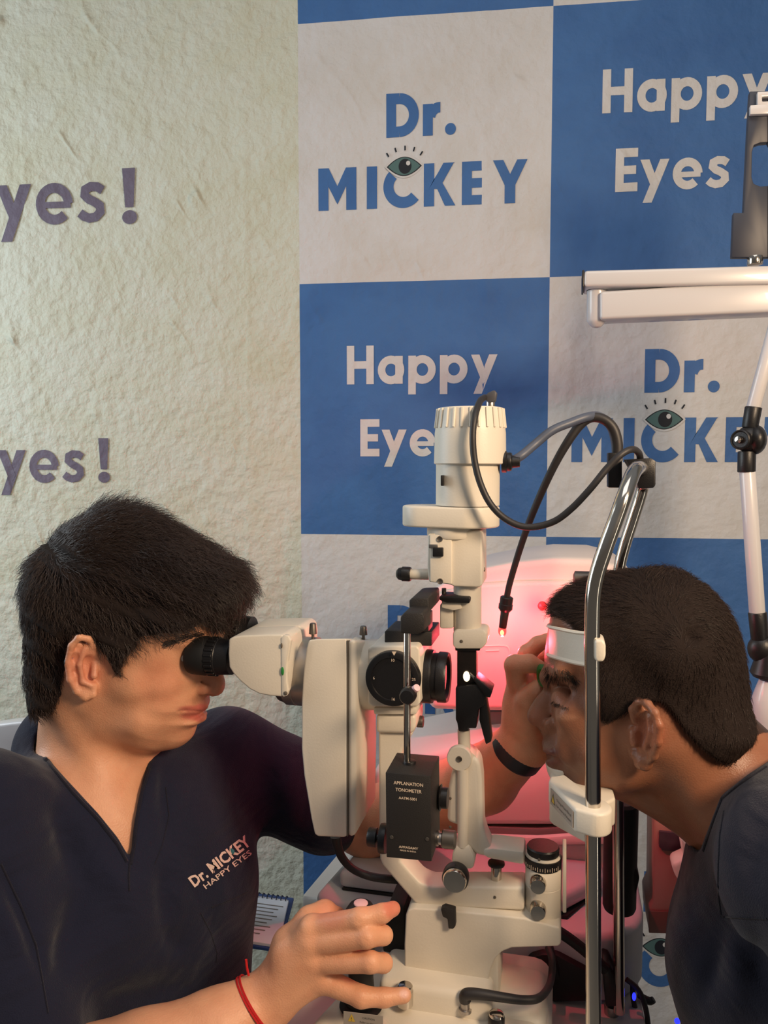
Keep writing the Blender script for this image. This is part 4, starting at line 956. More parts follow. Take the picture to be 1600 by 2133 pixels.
nb_ = thing('notebook', 'open spiral notebook with blue cover on the table behind the doctor', 'notebook', W(540, 2010, .20))
za = TZ+.001
m_(plan([(Q(498, 1990, .16)[0], .13), (Q(600, 1990, .16)[0], .13), (Q(600, 1990, .22)[0], .245), (Q(498, 1990, .22)[0], .245)], za, za+.004, .0005, 1), 'cover', 'blue_cover', nb_)
m_(plan([(Q(500, 1990, .16)[0], .133), (Q(596, 1990, .16)[0], .133), (Q(596, 1990, .22)[0], .232), (Q(500, 1990, .22)[0], .232)], za+.004, za+.008, .0004, 1), 'page_block', 'paper', nb_)
mbq = MB(); ac = Q(500, 1990, .22)[0]; ad_ = Q(596, 1990, .22)[0]
for k in range(10):
    a = ac+(ad_-ac)*(k+.5)/10; mbq.tube([l2w((a, .228, za+.008)), l2w((a, .233, za+.012)), l2w((a, .238, za+.008))], .0008, 6, 3)
m_(mbq, 'spiral_wire', 'navy', nb_)
mbq = MB()
for k in range(9):
    b = .150+.008*k; mbq.box(l2w(((ac+ad_)/2+.004*(k % 3), b, za+.0083)), ((ad_-ac)*.36, .0008, .0002), 0)
m_(mbq, 'written_line', 'trim_grey', nb_)

# ---------------------------------------------------------------- overhead arm (upper right) and lamp
oa = thing('refraction_stand', 'white enamelled swing beams with black slotted bracket at the upper right', 'stand', W(1700, 700, .30))
g = lambda mb, n, m, p=None, **k: mb.build(n, M[m] if isinstance(m, str) else m, p or oa, **k)
g(MB().pxprism([(1217, 563), (1720, 549), (1720, 590), (1216, 597)], .27, .32, .004, 3), 'upper_beam', 'arm_white')
g(MB().pxprism([(1213, 562), (1218, 562), (1217, 598), (1213, 598)], .271, .319, .001), 'end_cap', 'black')
g(MB().pxprism([(1250, 606), (1610, 584), (1720, 578), (1720, 642), (1610, 650), (1250, 665)], .275, .315, .004, 3), 'lower_beam', 'arm_white')
pv = g(MB().lathe(W(1243, 668, .295), UP, [(-.009, .003), (-.008, .006), (-.003, .0105), (0, .0125), ((W(1243, 606, .295)-W(1243, 668, .295)).length, .0128)], 32), 'pivot', 'arm_white')
g(MB().cyl(W(1243, 605, .295), W(1243, 601, .295), .0129, bev=.0003), 'pivot_gap', 'black', pv)
g(MB().cyl(W(1243, 601, .295), W(1243, 592, .295), .0122, bev=.0005), 'pivot_collar', 'chrome', pv)
g(MB().cyl(W(1243, 676, .295), W(1243, 681, .295), .004), 'pivot_screw', 'black', pv)
slot = [(1568+16+16*math.cos(t), 342+(30 if math.sin(t) < 0 else -30)*-1*0+(-30 if math.sin(t) < 0 else 30)+16*math.sin(t)) for t in np.linspace(math.pi, 3*math.pi, 20)]
outer = [(1562, 190), (1660, 186), (1660, 533), (1524, 536), (1528, 443), (1549, 443), (1556, 300)]
pts = outer+[outer[0]] if False else None
g(MB().pxprism([(1562, 190), (1600, 189), (1600, 296), (1584, 297), (1571, 302), (1567, 316), (1566, 368), (1570, 382), (1584, 388), (1600, 387), (1600, 536), (1524, 536), (1528, 443), (1549, 443), (1556, 300)], .275, .285, .001), 'bracket_plate', 'navy', label='black slotted bracket plate')
g(MB().pxprism([(1600, 189), (1660, 187), (1660, 536), (1600, 536), (1600, 387), (1610, 370), (1610, 312), (1600, 296)], .2752, .2848, .001), 'bracket_plate', 'navy', label='black slotted bracket plate')
g(MB().pxprism([(1563, 219), (1620, 215), (1620, 236), (1563, 238)], .268, .275, .001), 'white_stop', 'arm_white')
g(MB().pxprism([(1578, 191), (1620, 189), (1620, 200), (1588, 201), (1588, 211), (1620, 210), (1620, 218), (1578, 219)], .268, .275, .001), 'white_hook', 'arm_white')
g(MB().cyl(W(1573, 552, .28), W(1573, 534, .28), .009), 'chrome_stub', 'chrome')
g(MB().cyl(W(1720, 3700, .30), W(1720, 180, .30), .022), 'column', 'arm_white')
lp = thing('desk_lamp', 'jointed lamp with white tubes and black joints at the right edge', 'lamp', W(1640, 1500, .25))
gl_ = lambda mb, n, m, p=None, **k: mb.build(n, M[m] if isinstance(m, str) else m, p or lp, **k)
bl = .24
gl_(MB().cyl(W(1622, 655, bl), W(1566, 862, bl), size(15, bl, 1560)), 'upper_tube', 'arm_white')
j1, j2, j3, j4 = W(1570, 848, bl), W(1562, 892, bl), W(1556, 940, bl), W(1555, 984, bl)
uj = gl_(MB().cyl(j1, j2, size(18, bl, 1560), size(17, bl, 1560)), 'joint_sleeve', 'black')
gl_(MB().cyl(j4, j3, size(19, bl, 1560)), 'joint_sleeve', 'black')
jb_ = gl_(MB().ball(W(1562, 915, bl), (.0165, .0150, .0165), 20), 'joint_ball', 'black')
gl_(MB().ball(W(1574, 916, bl), (.012, .019, .0175), 20), 'joint_clutch', 'black')
nrm = (CAM-W(1543, 916, bl)).normalized(); nrm = (nrm-FW*.55).normalized()
gl_(MB().lathe(W(1545, 916, bl-.012), nrm, [(-.006, .0105), (.004, .0118), (.005, .0105), (.003, .009), (.003, .0005)], 28), 'joint_cap', 'black', jb_)
gl_(MB().lathe(W(1543, 916, bl-.012), nrm, [(.003, .0045), (.0065, .0040), (.0070, .0005)], 18), 'joint_screw', 'chrome', jb_)
gl_(MB().cyl(W(1557, 980, bl), W(1578, 1285, bl), size(17, bl, 1560)), 'lower_tube', 'arm_white')
gl_(MB().cyl(W(1578, 1275, bl), W(1583, 1332, bl), size(20, bl, 1580), size(19, bl, 1580)), 'lower_sleeve', 'black')
gl_(MB().ball(W(1590, 1352, bl), (.018, .014, .018), 20), 'lower_joint', 'black')
gl_(MB().lathe(W(1600, 1410, bl), UP, [(0, .017), (.005, .0205), (.02, .016), (.033, .013)], 26), 'shade_collar', 'black')
gl_(MB().lathe(W(1600, 1518, bl), UP, [(0, .013), (.001, .0165), (.014, .0195), (.035, .0195), (.050, .015), (.060, .0115)], 30), 'lamp_shade', 'arm_white')
gl_(MB().tube([W(1622, 655, bl), W(1660, 640, bl), W(1712, 630, .28)], .009, 12, 3), 'hanger', 'arm_white')

oc = thing('office_chair', 'white plastic chair back peeking out behind the left shoulder of the scrubs', 'chair', l2w((Q(10, 1600, .16)[0]-.02, .16, 0)))
m_(MB().pxprism([(-160, 1545), (-60, 1516), (20, 1505), (60, 1502), (72, 1512), (66, 1560), (60, 1900), (-160, 1900)], .15, .175, .008, 4), 'backrest', 'arm_white', oc)
m_(MB().pxbox(-130, 1890, 30, 2700, .155, .172, .004), 'back_support', 'navy', oc)
ca_ = Q(-60, 1600, .16)[0]
m_(MB().box(l2w((ca_+.02, .04, .44)), (.17, .16, .025), .015), 'seat', 'arm_white', oc)
for i, j in ((-1, -1), (1, -1), (1, 1), (-1, 1)): m_(MB().cyl(l2w((ca_+.02+i*.14, .04+j*.13, 0)), l2w((ca_+.02+i*.14, .04+j*.13, .42)), .012), 'leg', 'brushed', oc)
# ---------------------------------------------------------------- people
def skin_mat(name, rough, sss=.12):
    m = bpy.data.materials.new(name); m.use_nodes = True; n = m.node_tree.nodes; l = m.node_tree.links; p = n['Principled BSDF']
    at = n.new('ShaderNodeVertexColor'); at.layer_name = 'tint'
    tc = n.new('ShaderNodeTexCoord')
    no = n.new('ShaderNodeTexNoise'); no.inputs['Scale'].default_value = 55; no.inputs['Detail'].default_value = 5; l.new(tc.outputs['Object'], no.inputs['Vector'])
    mx = n.new('ShaderNodeMixRGB'); mx.blend_type = 'MULTIPLY'; mx.inputs[0].default_value = .35
    rp = n.new('ShaderNodeValToRGB'); rp.color_ramp.elements[0].position = .35; rp.color_ramp.elements[1].position = .65
    rp.color_ramp.elements[0].color = (.78, .66, .62, 1); rp.color_ramp.elements[1].color = (1, 1, 1, 1)
    l.new(no.outputs['Fac'], rp.inputs[0]); l.new(at.outputs[0], mx.inputs[1]); l.new(rp.outputs[0], mx.inputs[2]); l.new(mx.outputs[0], p.inputs['Base Color'])
    v = n.new('ShaderNodeTexVoronoi'); v.inputs['Scale'].default_value = 620; l.new(tc.outputs['Object'], v.inputs['Vector'])
    n2 = n.new('ShaderNodeTexNoise'); n2.inputs['Scale'].default_value = 160; n2.inputs['Detail'].default_value = 4; l.new(tc.outputs['Object'], n2.inputs['Vector'])
    ad = n.new('ShaderNodeMath'); ad.operation = 'ADD'; l.new(v.outputs['Distance'], ad.inputs[0]); l.new(n2.outputs['Fac'], ad.inputs[1])
    b = n.new('ShaderNodeBump'); b.inputs['Strength'].default_value = .22; b.inputs['Distance'].default_value = .0008
    l.new(ad.outputs[0], b.inputs['Height']); l.new(b.outputs[0], p.inputs['Normal'])
    p.inputs['Roughness'].default_value = rough; p.inputs['Specular IOR Level'].default_value = .4
    p.inputs['Subsurface Weight'].default_value = sss; p.inputs['Subsurface Radius'].default_value = (1, .35, .2); p.inputs['Subsurface Scale'].default_value = .004
    return m
M['skin_a'] = skin_mat('warm_tan_skin', .45); M['skin_b'] = skin_mat('brown_skin', .42)
def cloth_mat(name, col):
    m = bpy.data.materials.new(name); m.use_nodes = True; n = m.node_tree.nodes; l = m.node_tree.links; p = n['Principled BSDF']
    p.inputs['Base Color'].default_value = col; p.inputs['Roughness'].default_value = .85; p.inputs['Sheen Weight'].default_value = .12; p.inputs['Specular IOR Level'].default_value = .2
    p.inputs['Sheen Roughness'].default_value = .5
    tc = n.new('ShaderNodeTexCoord'); mp = n.new('ShaderNodeMapping'); mp.inputs['Rotation'].default_value = (.3, .9, .2); mp.inputs['Scale'].default_value = (1, .35, 1)
    a = n.new('ShaderNodeTexNoise'); a.inputs['Scale'].default_value = 14; a.inputs['Detail'].default_value = 3; a.inputs['Distortion'].default_value = .6
    f = n.new('ShaderNodeTexNoise'); f.inputs['Scale'].default_value = 900
    l.new(tc.outputs['Object'], mp.inputs[0]); l.new(mp.outputs[0], a.inputs['Vector']); l.new(tc.outputs['Object'], f.inputs['Vector'])
    ad = n.new('ShaderNodeMath'); ad.operation = 'MULTIPLY_ADD'; ad.inputs[1].default_value = .04; l.new(f.outputs['Fac'], ad.inputs[0]); l.new(a.outputs['Fac'], ad.inputs[2])
    b = n.new('ShaderNodeBump'); b.inputs['Strength'].default_value = .8; b.inputs['Distance'].default_value = .022; l.new(ad.outputs[0], b.inputs['Height']); l.new(b.outputs[0], p.inputs['Normal'])
    return m
M['scrub'] = cloth_mat('navy_scrub_cloth', srgb(27, 30, 50)); M['shirt'] = cloth_mat('charcoal_navy_shirt', srgb(33, 33, 46))
M['hair_a'] = mat('black_brown_hair', srgb(58, 46, 42), .36, spec=.5); M['hair_b'] = mat('dark_brown_hair', srgb(44, 31, 26), .5, spec=.35)
M['brow'] = mat('brow_hair', srgb(34, 24, 20), .7)
M['eyeball'] = mat('eye_white', srgb(220, 205, 195), .15); M['iris'] = mat('dark_iris', srgb(38, 24, 18), .1)

def caster(o):
    """ray cast from the camera through a pixel onto object o -> world point, normal"""
    Mw = WM[o.name]; inv = Mw.inverted(); org = inv @ CAM; R = inv.to_3x3()
    dg = bpy.context.evaluated_depsgraph_get()
    from mathutils.bvhtree import BVHTree
    me = o.data; n = len(me.vertices); co = np.empty(n*3, np.float32); me.vertices.foreach_get('co', co); co = co.reshape(-1, 3)
    nl = len(me.loops); li = np.empty(nl, np.int32); me.loops.foreach_get('vertex_index', li)
    tree = BVHTree.FromPolygons(co.tolist(), li.reshape(-1, 4).tolist())
    def cast(px, py):
        d = (R @ ray(px, py)).normalized(); h = tree.ray_cast(org, d)
        if h[0] is None: return None, None
        nn = (Mw.to_3x3() @ h[1]).normalized(); p = Mw @ h[0]
        if nn.dot(CAM-p) < 0: nn = -nn
        return p, nn
    return cast
def blob(P, col, px, py, r, c, amt, b=0.0, side=None, stretch=(1, 1)):
    """soft patch of a second tone centred where the near surface is seen at (px,py)"""
    if blob.key is not P: blob.key = P; blob.xy = to_px(P)
    X, Y = blob.xy; k = 2000.0
    d = np.sqrt(((X-px)/stretch[0]/k)**2+((Y-py)/stretch[1]/k)**2)/r
    w_ = amt*(1/(1+np.exp((d-.8)*9)))
    col += (np.array(c[:3])-col)*w_[:, None]
blob.key = None; blob.xy = None
def view_region(px, lo, hi, keep=None):
    """cut a cloth opening whose outline is drawn as seen from the front"""
    P = np.array(px, float)
    def fn(x, y, z):
        Wx = ORG.x+x*FW.x+y*LT.x-CAM.x+0*z; Wy = ORG.y+x*FW.y+y*LT.y-CAM.y+0*z; Wz = z-CAM.z+0*x+0*y
        s, c = math.sin(PITCH), math.cos(PITCH); d = np.maximum(Wy*c-Wz*s, .1); u = Wy*s+Wz*c
        X = 800+FPX*Wx/d; Y = 1066.5-FPX*u/d; shp = X.shape; X = X.ravel(); Y = Y.ravel()
        best = np.full(len(X), 1e9); ins = np.zeros(len(X), bool)
        for i in range(len(P)):
            a, b = P[i], P[(i+1) % len(P)]; ba = b-a; h = np.clip(((X-a[0])*ba[0]+(Y-a[1])*ba[1])/(ba@ba), 0, 1)
            best = np.minimum(best, (X-a[0]-h*ba[0])**2+(Y-a[1]-h*ba[1])**2)
            if a[1] != b[1]: ins ^= ((a[1] > Y) != (b[1] > Y)) & (X < ba[0]*(Y-a[1])/(b[1]-a[1])+a[0])
        D = np.sqrt(best)/FPX*d.ravel(); D = np.where(ins, -D, D).reshape(shp)
        return np.maximum(D, np.maximum(lo[1]-y, y-hi[1])).astype(np.float32)
    return fn, lo, hi
def strands(name, roots, nrm, dirs, L, r, parent, m, curl=0.0, lift=.25, K=6, gravity=0.0):
    n = len(roots); t = np.linspace(0, 1, K)
    dirs = dirs-nrm*(dirs*nrm).sum(1)[:, None]; dirs /= np.maximum(np.linalg.norm(dirs, axis=1), 1e-9)[:, None]
    side = np.cross(dirs, nrm); ph = rng.rand(n)*6.28; fr = 1.0+rng.rand(n)*1.2; amp = curl*(.4+rng.rand(n))
    lf = lift*(.3+rng.rand(n)*1.1)
    C = np.zeros((n, K, 3))
    for k in range(K):
        s_ = t[k]
        hgt = L*lf*(s_-.55*s_*s_)
        C[:, k] = roots+dirs*(L*s_*(1-.12*s_))[:, None]+nrm*(hgt+amp*L*s_*(np.cos(ph+fr*6.28*s_)-np.cos(ph))*.5)[:, None]+side*(amp*L*s_*(np.sin(ph+fr*6.28*s_)-np.sin(ph)))[:, None]
        C[:, k, 2] -= gravity*L*s_*s_
    V = np.zeros((n, K, 3, 3))
    for j in range(3):
        an = 2*math.pi*j/3; off = (nrm*math.cos(an)+side*math.sin(an))
        rad = r*(1-.75*t**2)
        V[:, :, j] = C+off[:, None]*rad[None, :, None]
    V = V.reshape(-1, 3); base = (np.arange(n)*K*3)[:, None, None]
    ii = np.arange(K-1)[None, :, None]*3; jj = np.arange(3)[None, None, :]; j2 = (jj+1) % 3
    q = np.stack([base+ii+jj, base+ii+j2, base+ii+3+j2, base+ii+3+jj], -1).reshape(-1, 4)
    return V, q
def quad_object(name, V, q, m, parent, local=True):
    Wp = np.array(ORG)+V[:, :1]*np.array(FW)+V[:, 1:2]*np.array(LT)+V[:, 2:3]*np.array(UP) if local else V
    inv = WM[parent.name].inverted(); V = Wp @ np.array(inv.to_3x3()).T+np.array(inv.translation)
    me = bpy.data.meshes.new(name); me.vertices.add(len(V)); me.vertices.foreach_set('co', V.astype(np.float32).ravel())
    me.loops.add(len(q)*4); me.loops.foreach_set('vertex_index', q.astype(np.int32).ravel()); me.polygons.add(len(q)); me.polygons.foreach_set('loop_start', np.arange(0, len(q)*4, 4, dtype=np.int32))
    me.update(calc_edges=True); me.polygons.foreach_set('use_smooth', [True]*len(q)); me.materials.append(m)
    return new_obj(name, me, parent)
def inside(poly, X, Y):
    ins = np.zeros(len(X), bool); n = len(poly)
    for i in range(n):
        x0, y0 = poly[i]; x1, y1 = poly[(i+1) % n]
        if y0 == y1: continue
        ins ^= ((y0 > Y) != (y1 > Y)) & (X < (x1-x0)*(Y-y0)/(y1-y0)+x0)
    return ins
def to_px(P):
    """instrument frame points -> pixels"""
    Wp = np.array(ORG)+P[:, :1]*np.array(FW)+P[:, 1:2]*np.array(LT)+P[:, 2:3]*np.array(UP)-np.array(CAM)
    s, c = math.sin(PITCH), math.cos(PITCH); d = Wp[:, 1]*c-Wp[:, 2]*s; u = Wp[:, 1]*s+Wp[:, 2]*c
    return 800+FPX*Wp[:, 0]/d, 1066.5-FPX*u/d
def ear(vol, pr, helix, concha, inner, lean=.012, hr=.0034, side=-1, mid=None, depth=.004):
    """outer ear built on the near side of head profile pr; helix px chain goes from front root over the top to the lobe"""
    def pt(px, py, out): q = pr.surf(px, py, side); q[1] += side*out; q2 = Q(px, py, q[1]); return q2
    n = len(helix); pts = []
    for i, (x, y, o_) in enumerate(helix): pts.append(pt(x, y, o_))
    vol.chain(pts, [hr]*n, .003)
    # plate joining the rim to the head
    for i in range(1, n-1):
        x, y, o_ = helix[i]; cx, cy = mid
        vol.cone(pt(x+(cx-x)*.25, y+(cy-y)*.25, o_*.7), pt(cx, cy, .002), .0035, .006, .004)
    for x, y, o_, r in concha: vol.ell(pt(x, y, o_), (r, r*.9, r*1.35), .004, 's')
    for (x0, y0, o0), (x1, y1, o1), r in inner: vol.cone(pt(x0, y0, o0), pt(x1, y1, o1), r, r, .003)
def mirror_vol(prfn): pass

# ================= doctor =================
doc = thing('person', 'person in navy V-neck scrubs with thick wavy black hair looking into the microscope', 'person', l2w((Q(200, 1800, 0)[0], 0, .45)))
head_px = [(230, 1078), (320, 1092), (392, 1135), (437, 1190), (453, 1250), (456, 1290), (459, 1318), (450, 1345), (443, 1378), (437, 1415), (431, 1440), (427, 1456), (430, 1469), (427, 1479), (417, 1485), (424, 1492), (421, 1504), (406, 1512), (402, 1524), (395, 1541), (370, 1556), (318, 1556), (258, 1540), (195, 1500), (140, 1470), (112, 1380), (100, 1300), (100, 1225), (122, 1155), (172, 1100)]
wid = [(230, 1140, .070), (230, 1250, .078), (110, 1260, .072), (350, 1200, .070), (430, 1240, .062), (445, 1305, .062), (380, 1330, .068), (330, 1390, .072), (395, 1400, .064), (425, 1430, .046), (240, 1400, .072), (230, 1500, .067), (320, 1530, .058), (385, 1535, .036), (412, 1480, .040), (340, 1470, .063), (120, 1430, .062), (380, 1450, .056)]
rad = [(230, 1100, .078), (80, 1280, .075), (430, 1180, .060), (450, 1300, .052), (435, 1400, .055), (425, 1470, .042), (395, 1530, .036), (320, 1560, .045), (180, 1510, .05), (110, 1440, .045), (230, 1300, .08)]
hp = Profile(head_px, wid, rad)
nose = Profile([(455, 1318), (448, 1345), (453, 1375), (461, 1402), (467, 1424), (462, 1444), (446, 1450), (432, 1446), (414, 1446), (398, 1436), (396, 1418), (415, 1380), (432, 1340)], [(448, 1335, .0065), (450, 1375, .0085), (458, 1420, .0125), (450, 1440, .012), (428, 1440, .0155), (410, 1430, .0175), (425, 1390, .013)], [(450, 1350, .010), (460, 1425, .012), (420, 1440, .009)])
v = Vol(.0016)
hp.add(v, .004)
nose.add(v, .007)
s_ = hp.surf
def sp(x, y, o_=0.0, P_=None): q = (P_ or hp).surf(x, y); q[1] -= o_; return q
for sg in (1,):
    pass
def both(fn, P_=hp):
    fn(lambda x, y, o_=0.0: (lambda q: q+np.array((0, -o_, 0)))(P_.surf(x, y, -1)))
    def other(x, y, o_=0.0):
        q = P_.surf(x, y, -1).copy(); q[1] = 2*P_.b-q[1]+o_; return q
    fn(other)
def doc_feats(S):
    v.ell(S(405, 1366, -.004), (.017, .012, .012), .012, 's')          # orbit
    v.ell(S(398, 1368, -.0095), (.0125, .0115, .0115), .002)            # eyeball
    v.cone(S(418, 1354, -.006), S(385, 1362, -.003), .0022, .0025, .004)  # upper lid
    v.cone(S(445, 1326, -.002), S(372, 1338, -.000), .0045, .003, .010)  # brow ridge
    v.chain([S(424, 1484, .0), S(405, 1482, .0), S(382, 1480, .0), S(371, 1483, -.0005)], [.0012, .0014, .0013, .001], .0022, 's')   # mouth line
    v.chain([S(424, 1472, -.001), S(402, 1473, -.0008), S(377, 1479, -.0012)], [.0030, .0026, .001], .0035)
    v.chain([S(421, 1495, -.0018), S(404, 1493, -.0016), S(384, 1486, -.0015)], [.0032, .0026, .0008], .004)
both(doc_feats)
v.ell(sp(424, 1434, .0, nose)+np.array((-.001, -.001, 0)), (.0085, .005, .0068), .003)
v.chain([sp(432, 1424, .001, nose), sp(415, 1420, .001, nose), sp(404, 1434, .001, nose)], [.0008, .001, .0008], .003, 's')
v.ell(Q(438, 1449, -.007), (.004, .0028, .0022), .002, 's')
ear(v, hp, [(200, 1368, .001), (196, 1345, .005), (184, 1331, .010), (165, 1327, .014), (149, 1345, .017), (141, 1380, .018), (146, 1415, .015), (160, 1440, .010), (178, 1452, .007), (194, 1447, .005), (198, 1428, .003)],
    [(182, 1385, .009, .0065), (186, 1405, .007, .005), (170, 1350, .013, .0028), (157, 1370, .0155, .0025)],
    [((176, 1352, .011), (166, 1385, .013), .0022), ((166, 1385, .013), (172, 1420, .010), .0024), ((172, 1420, .010), (190, 1428, .007), .0024), ((198, 1385, .002), (196, 1408, .006), .0036)], mid=(176, 1395), hr=.0032)
v.ell(sp(182, 1442, .006), (.0065, .004, .0065), .004)
# neck, chest, arms
hb0 = Q(200, 1440, 0); nb0 = Q(192, 1660, .0)
v.cone(hb0, nb0, .056, .064, .025)
v.cone(Q(146, 1480, -.050), Q(255, 1735, -.045), .011, .009, .018)
RS, LS = Q(-70, 1712, -.150), Q(470, 1580, .16)
sh_ = (LS-RS); sh_u = sh_/np.linalg.norm(sh_)
mid = (RS+LS)/2
def torso(vol, off, k):
    fw = np.array((-sh_u[1]*-1, -sh_u[0]*1, 0)); fw = np.array((sh_u[1], -sh_u[0], 0)); fw /= np.linalg.norm(fw)
    up = np.array((0, 0, 1.0)); rt = np.cross(fw, up)
    Rm = np.array((rt, fw, up))
    vol.cone(RS, nb0+np.array((-.01, -.02, -.03)), .058-off, .066-off, k)
    vol.cone(LS, nb0+np.array((.0, .02, -.03)), .056-off, .066-off, k)
    c = np.array((mid[0], mid[1], mid[2]-.15))+fw*.008
    vol.ell(c, (.180-off, .112-off, .205-off), k, 'u', Rm)
    c2 = c+np.array((0, 0, -.20)); vol.ell(c2, (.165-off, .115-off, .26-off), k, 'u', Rm)
    c3 = c+fw*.045+sh_u*.05+up*.02; vol.ell(c3, (.075-off, .060-off, .075-off), k, 'u', Rm)
    c3 = c+fw*.045-sh_u*.07+up*.02; vol.ell(c3, (.080-off, .060-off, .075-off), k, 'u', Rm)
RE = Q(40, 2290, -.20); LE = Q(765, 1712, .215)
torso(v, .013, .04)
v.chain([LS, LE], [.050, .043], .02)
v.chain([LE, Q(900, 1672, .15), Q(1010, 1622, .095), Q(1094, 1546, .055)], [.043, .042, .036, .0265], .01)
v.chain([RS, RE], [.052, .045], .02)
wr = Q(562, 2078, -.100)
v.chain([RE, Q(300, 2215, -.165), Q(450, 2148, -.130), wr], [.045, .041, .034, .0255], .01)
# right hand (near)
def J(x, y, b): return Q(x, y, b)
imc, mmc, rmc, pmc = J(650, 1934, -.098), J(648, 1966, -.104), J(655, 2002, -.105), J(672, 2040, -.100)
for m_c, r in ((imc, .0125), (mmc, .0125), (rmc, .0120), (pmc, .0115)): v.cone(wr, m_c, .020, r, .010)
v.cone(J(600, 1985, -.098), J(655, 2005, -.098), .016, .013, .01)
v.chain([imc, J(750, 1914, -.106), J(796, 1903, -.098), J(819, 1893, -.088)], [.0112, .0092, .0080, .0068], .004)
v.chain([mmc, J(764, 1952, -.112), J(799, 1948, -.098), J(797, 1950, -.080)], [.0112, .0092, .0082, .0070], .003)
v.chain([rmc, J(772, 2004, -.112), J(799, 2006, -.099), J(796, 2010, -.082)], [.0108, .0090, .0080, .0070], .003)
v.chain([pmc, J(752, 2076, -.103), J(800, 2078, -.096), J(842, 2073, -.090)], [.0112, .0090, .0078, .0068], .004)
v.chain([wr, J(602, 1965, -.085), J(645, 1918, -.075), J(676, 1900, -.062), J(703, 1908, -.045)], [.018, .014, .0120, .0098, .0085], .008)
for (x0, y0, x1, y1, b) in ((640, 1932, 600, 1990, -.113), (646, 1968, 600, 2015, -.118), (652, 2003, 600, 2040, -.118)):
    v.cone(J(x0, y0, b+.008), J(x1, y1, b+.014), .0035, .002, .008)
for (x, y) in ((750, 1914), (764, 1952), (772, 2004), (756, 2076)):
    for dx in (-4, 0, 4): gb_ = {1914: -.1160, 1952: -.1220, 2004: -.1218, 2076: -.1128}[y]; v.cone(J(x+dx, y-8, gb_), J(x+dx-1, y+8, gb_), .0009, .0009, .0012, 's')
v.ell(J(838, 2071, -.0985), (.0068, .0016, .0048), .0012, 's')
# left hand (far) holding the lens before the patient's eye
lw = Q(1096, 1545, .055)
v.cone(lw, Q(1092, 1470, .052), .0245, .021, .012)
v.cone(Q(1092, 1490, .052), Q(1084, 1420, .050), .021, .0145, .010)
v.cone(Q(1100, 1480, .065), Q(1096, 1405, .075), .019, .012, .010)
v.chain([Q(1080, 1420, .042), Q(1073, 1386, .036), Q(1103, 1382, .030), Q(1122, 1388, .030)], [.0125, .0108, .0092, .0070], .003)
v.chain([Q(1090, 1410, .060), Q(1098, 1362, .060), Q(1120, 1342, .058), Q(1140, 1332, .056)], [.0115, .0095, .0080, .0068], .003)
v.chain([Q(1100, 1420, .078), Q(1112, 1380, .080), Q(1138, 1366, .078), Q(1158, 1366, .074)], [.0110, .0090, .0080, .0068], .003)
v.chain([Q(1110, 1440, .090), Q(1125, 1405, .094), Q(1150, 1396, .090), Q(1165, 1400, .086)], [.0100, .0085, .0075, .0062], .003)
v.chain([Q(1098, 1510, .040), Q(1100, 1462, .030), Q(1116, 1442, .026), Q(1131, 1422, .027)], [.018, .0118, .0098, .0074], .005)
v.cone(Q(1066, 1408, .024), Q(1096, 1432, .016), .0012, .0012, .003, 's')
import time as _t
t0 = _t.time()
P_, F_ = v.mesh(); P_ = smooth_mesh(P_, F_, 1, .5)
base_c = np.array(srgb(226, 166, 130)[:3]); col = np.tile(base_c, (len(P_), 1))
blob(P_, col, 330, 1420, .030, srgb(226, 152, 118), .6); blob(P_, col, 170, 1390, .028, srgb(214, 136, 112), .6)
blob(P_, col, 440, 1430, .016, srgb(205, 130, 105), .5)
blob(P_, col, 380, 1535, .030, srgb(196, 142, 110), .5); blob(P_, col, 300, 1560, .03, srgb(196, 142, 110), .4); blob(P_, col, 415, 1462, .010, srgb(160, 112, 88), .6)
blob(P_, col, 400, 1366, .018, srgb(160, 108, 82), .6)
for x, y, st in ((402, 1476, (1.5, .30)), (402, 1491, (1.3, .44)), (420, 1474, (.6, .40)), (416, 1495, (.6, .46))): blob(P_, col, x, y, .0125, srgb(186, 100, 88), .9, stretch=st)
blob(P_, col, 690, 1905, .020, srgb(214, 130, 108), .5); blob(P_, col, 820, 1893, .014, srgb(218, 110, 96), .6); blob(P_, col, 842, 2070, .006, srgb(236, 190, 176), .9)
hair_sc = [(30, 1200), (60, 1120), (140, 1080), (240, 1060), (400, 1100), (470, 1180), (440, 1240), (405, 1275), (350, 1318), (290, 1326), (262, 1362), (247, 1394), (215, 1360), (185, 1318), (150, 1325), (138, 1350), (134, 1390), (122, 1440), (104, 1462), (40, 1400)]
X, Y = to_px(P_); m_in = inside(hair_sc, X, Y) & (P_[:, 1] < .09) & (P_[:, 0] < Q(480, 1300, 0)[0])
m_in |= (P_[:, 1] > 0) & (P_[:, 2] > Q(300, 1300, 0)[2]) & (P_[:, 0] < Q(440, 1200, 0)[0]) & (P_[:, 1] < .085)
col[m_in] = srgb(40, 28, 24)[:3]
doc_body = sdf_object('body', P_, F_, M['skin_a'], doc, col)
print('doc body', len(P_), _t.time()-t0)

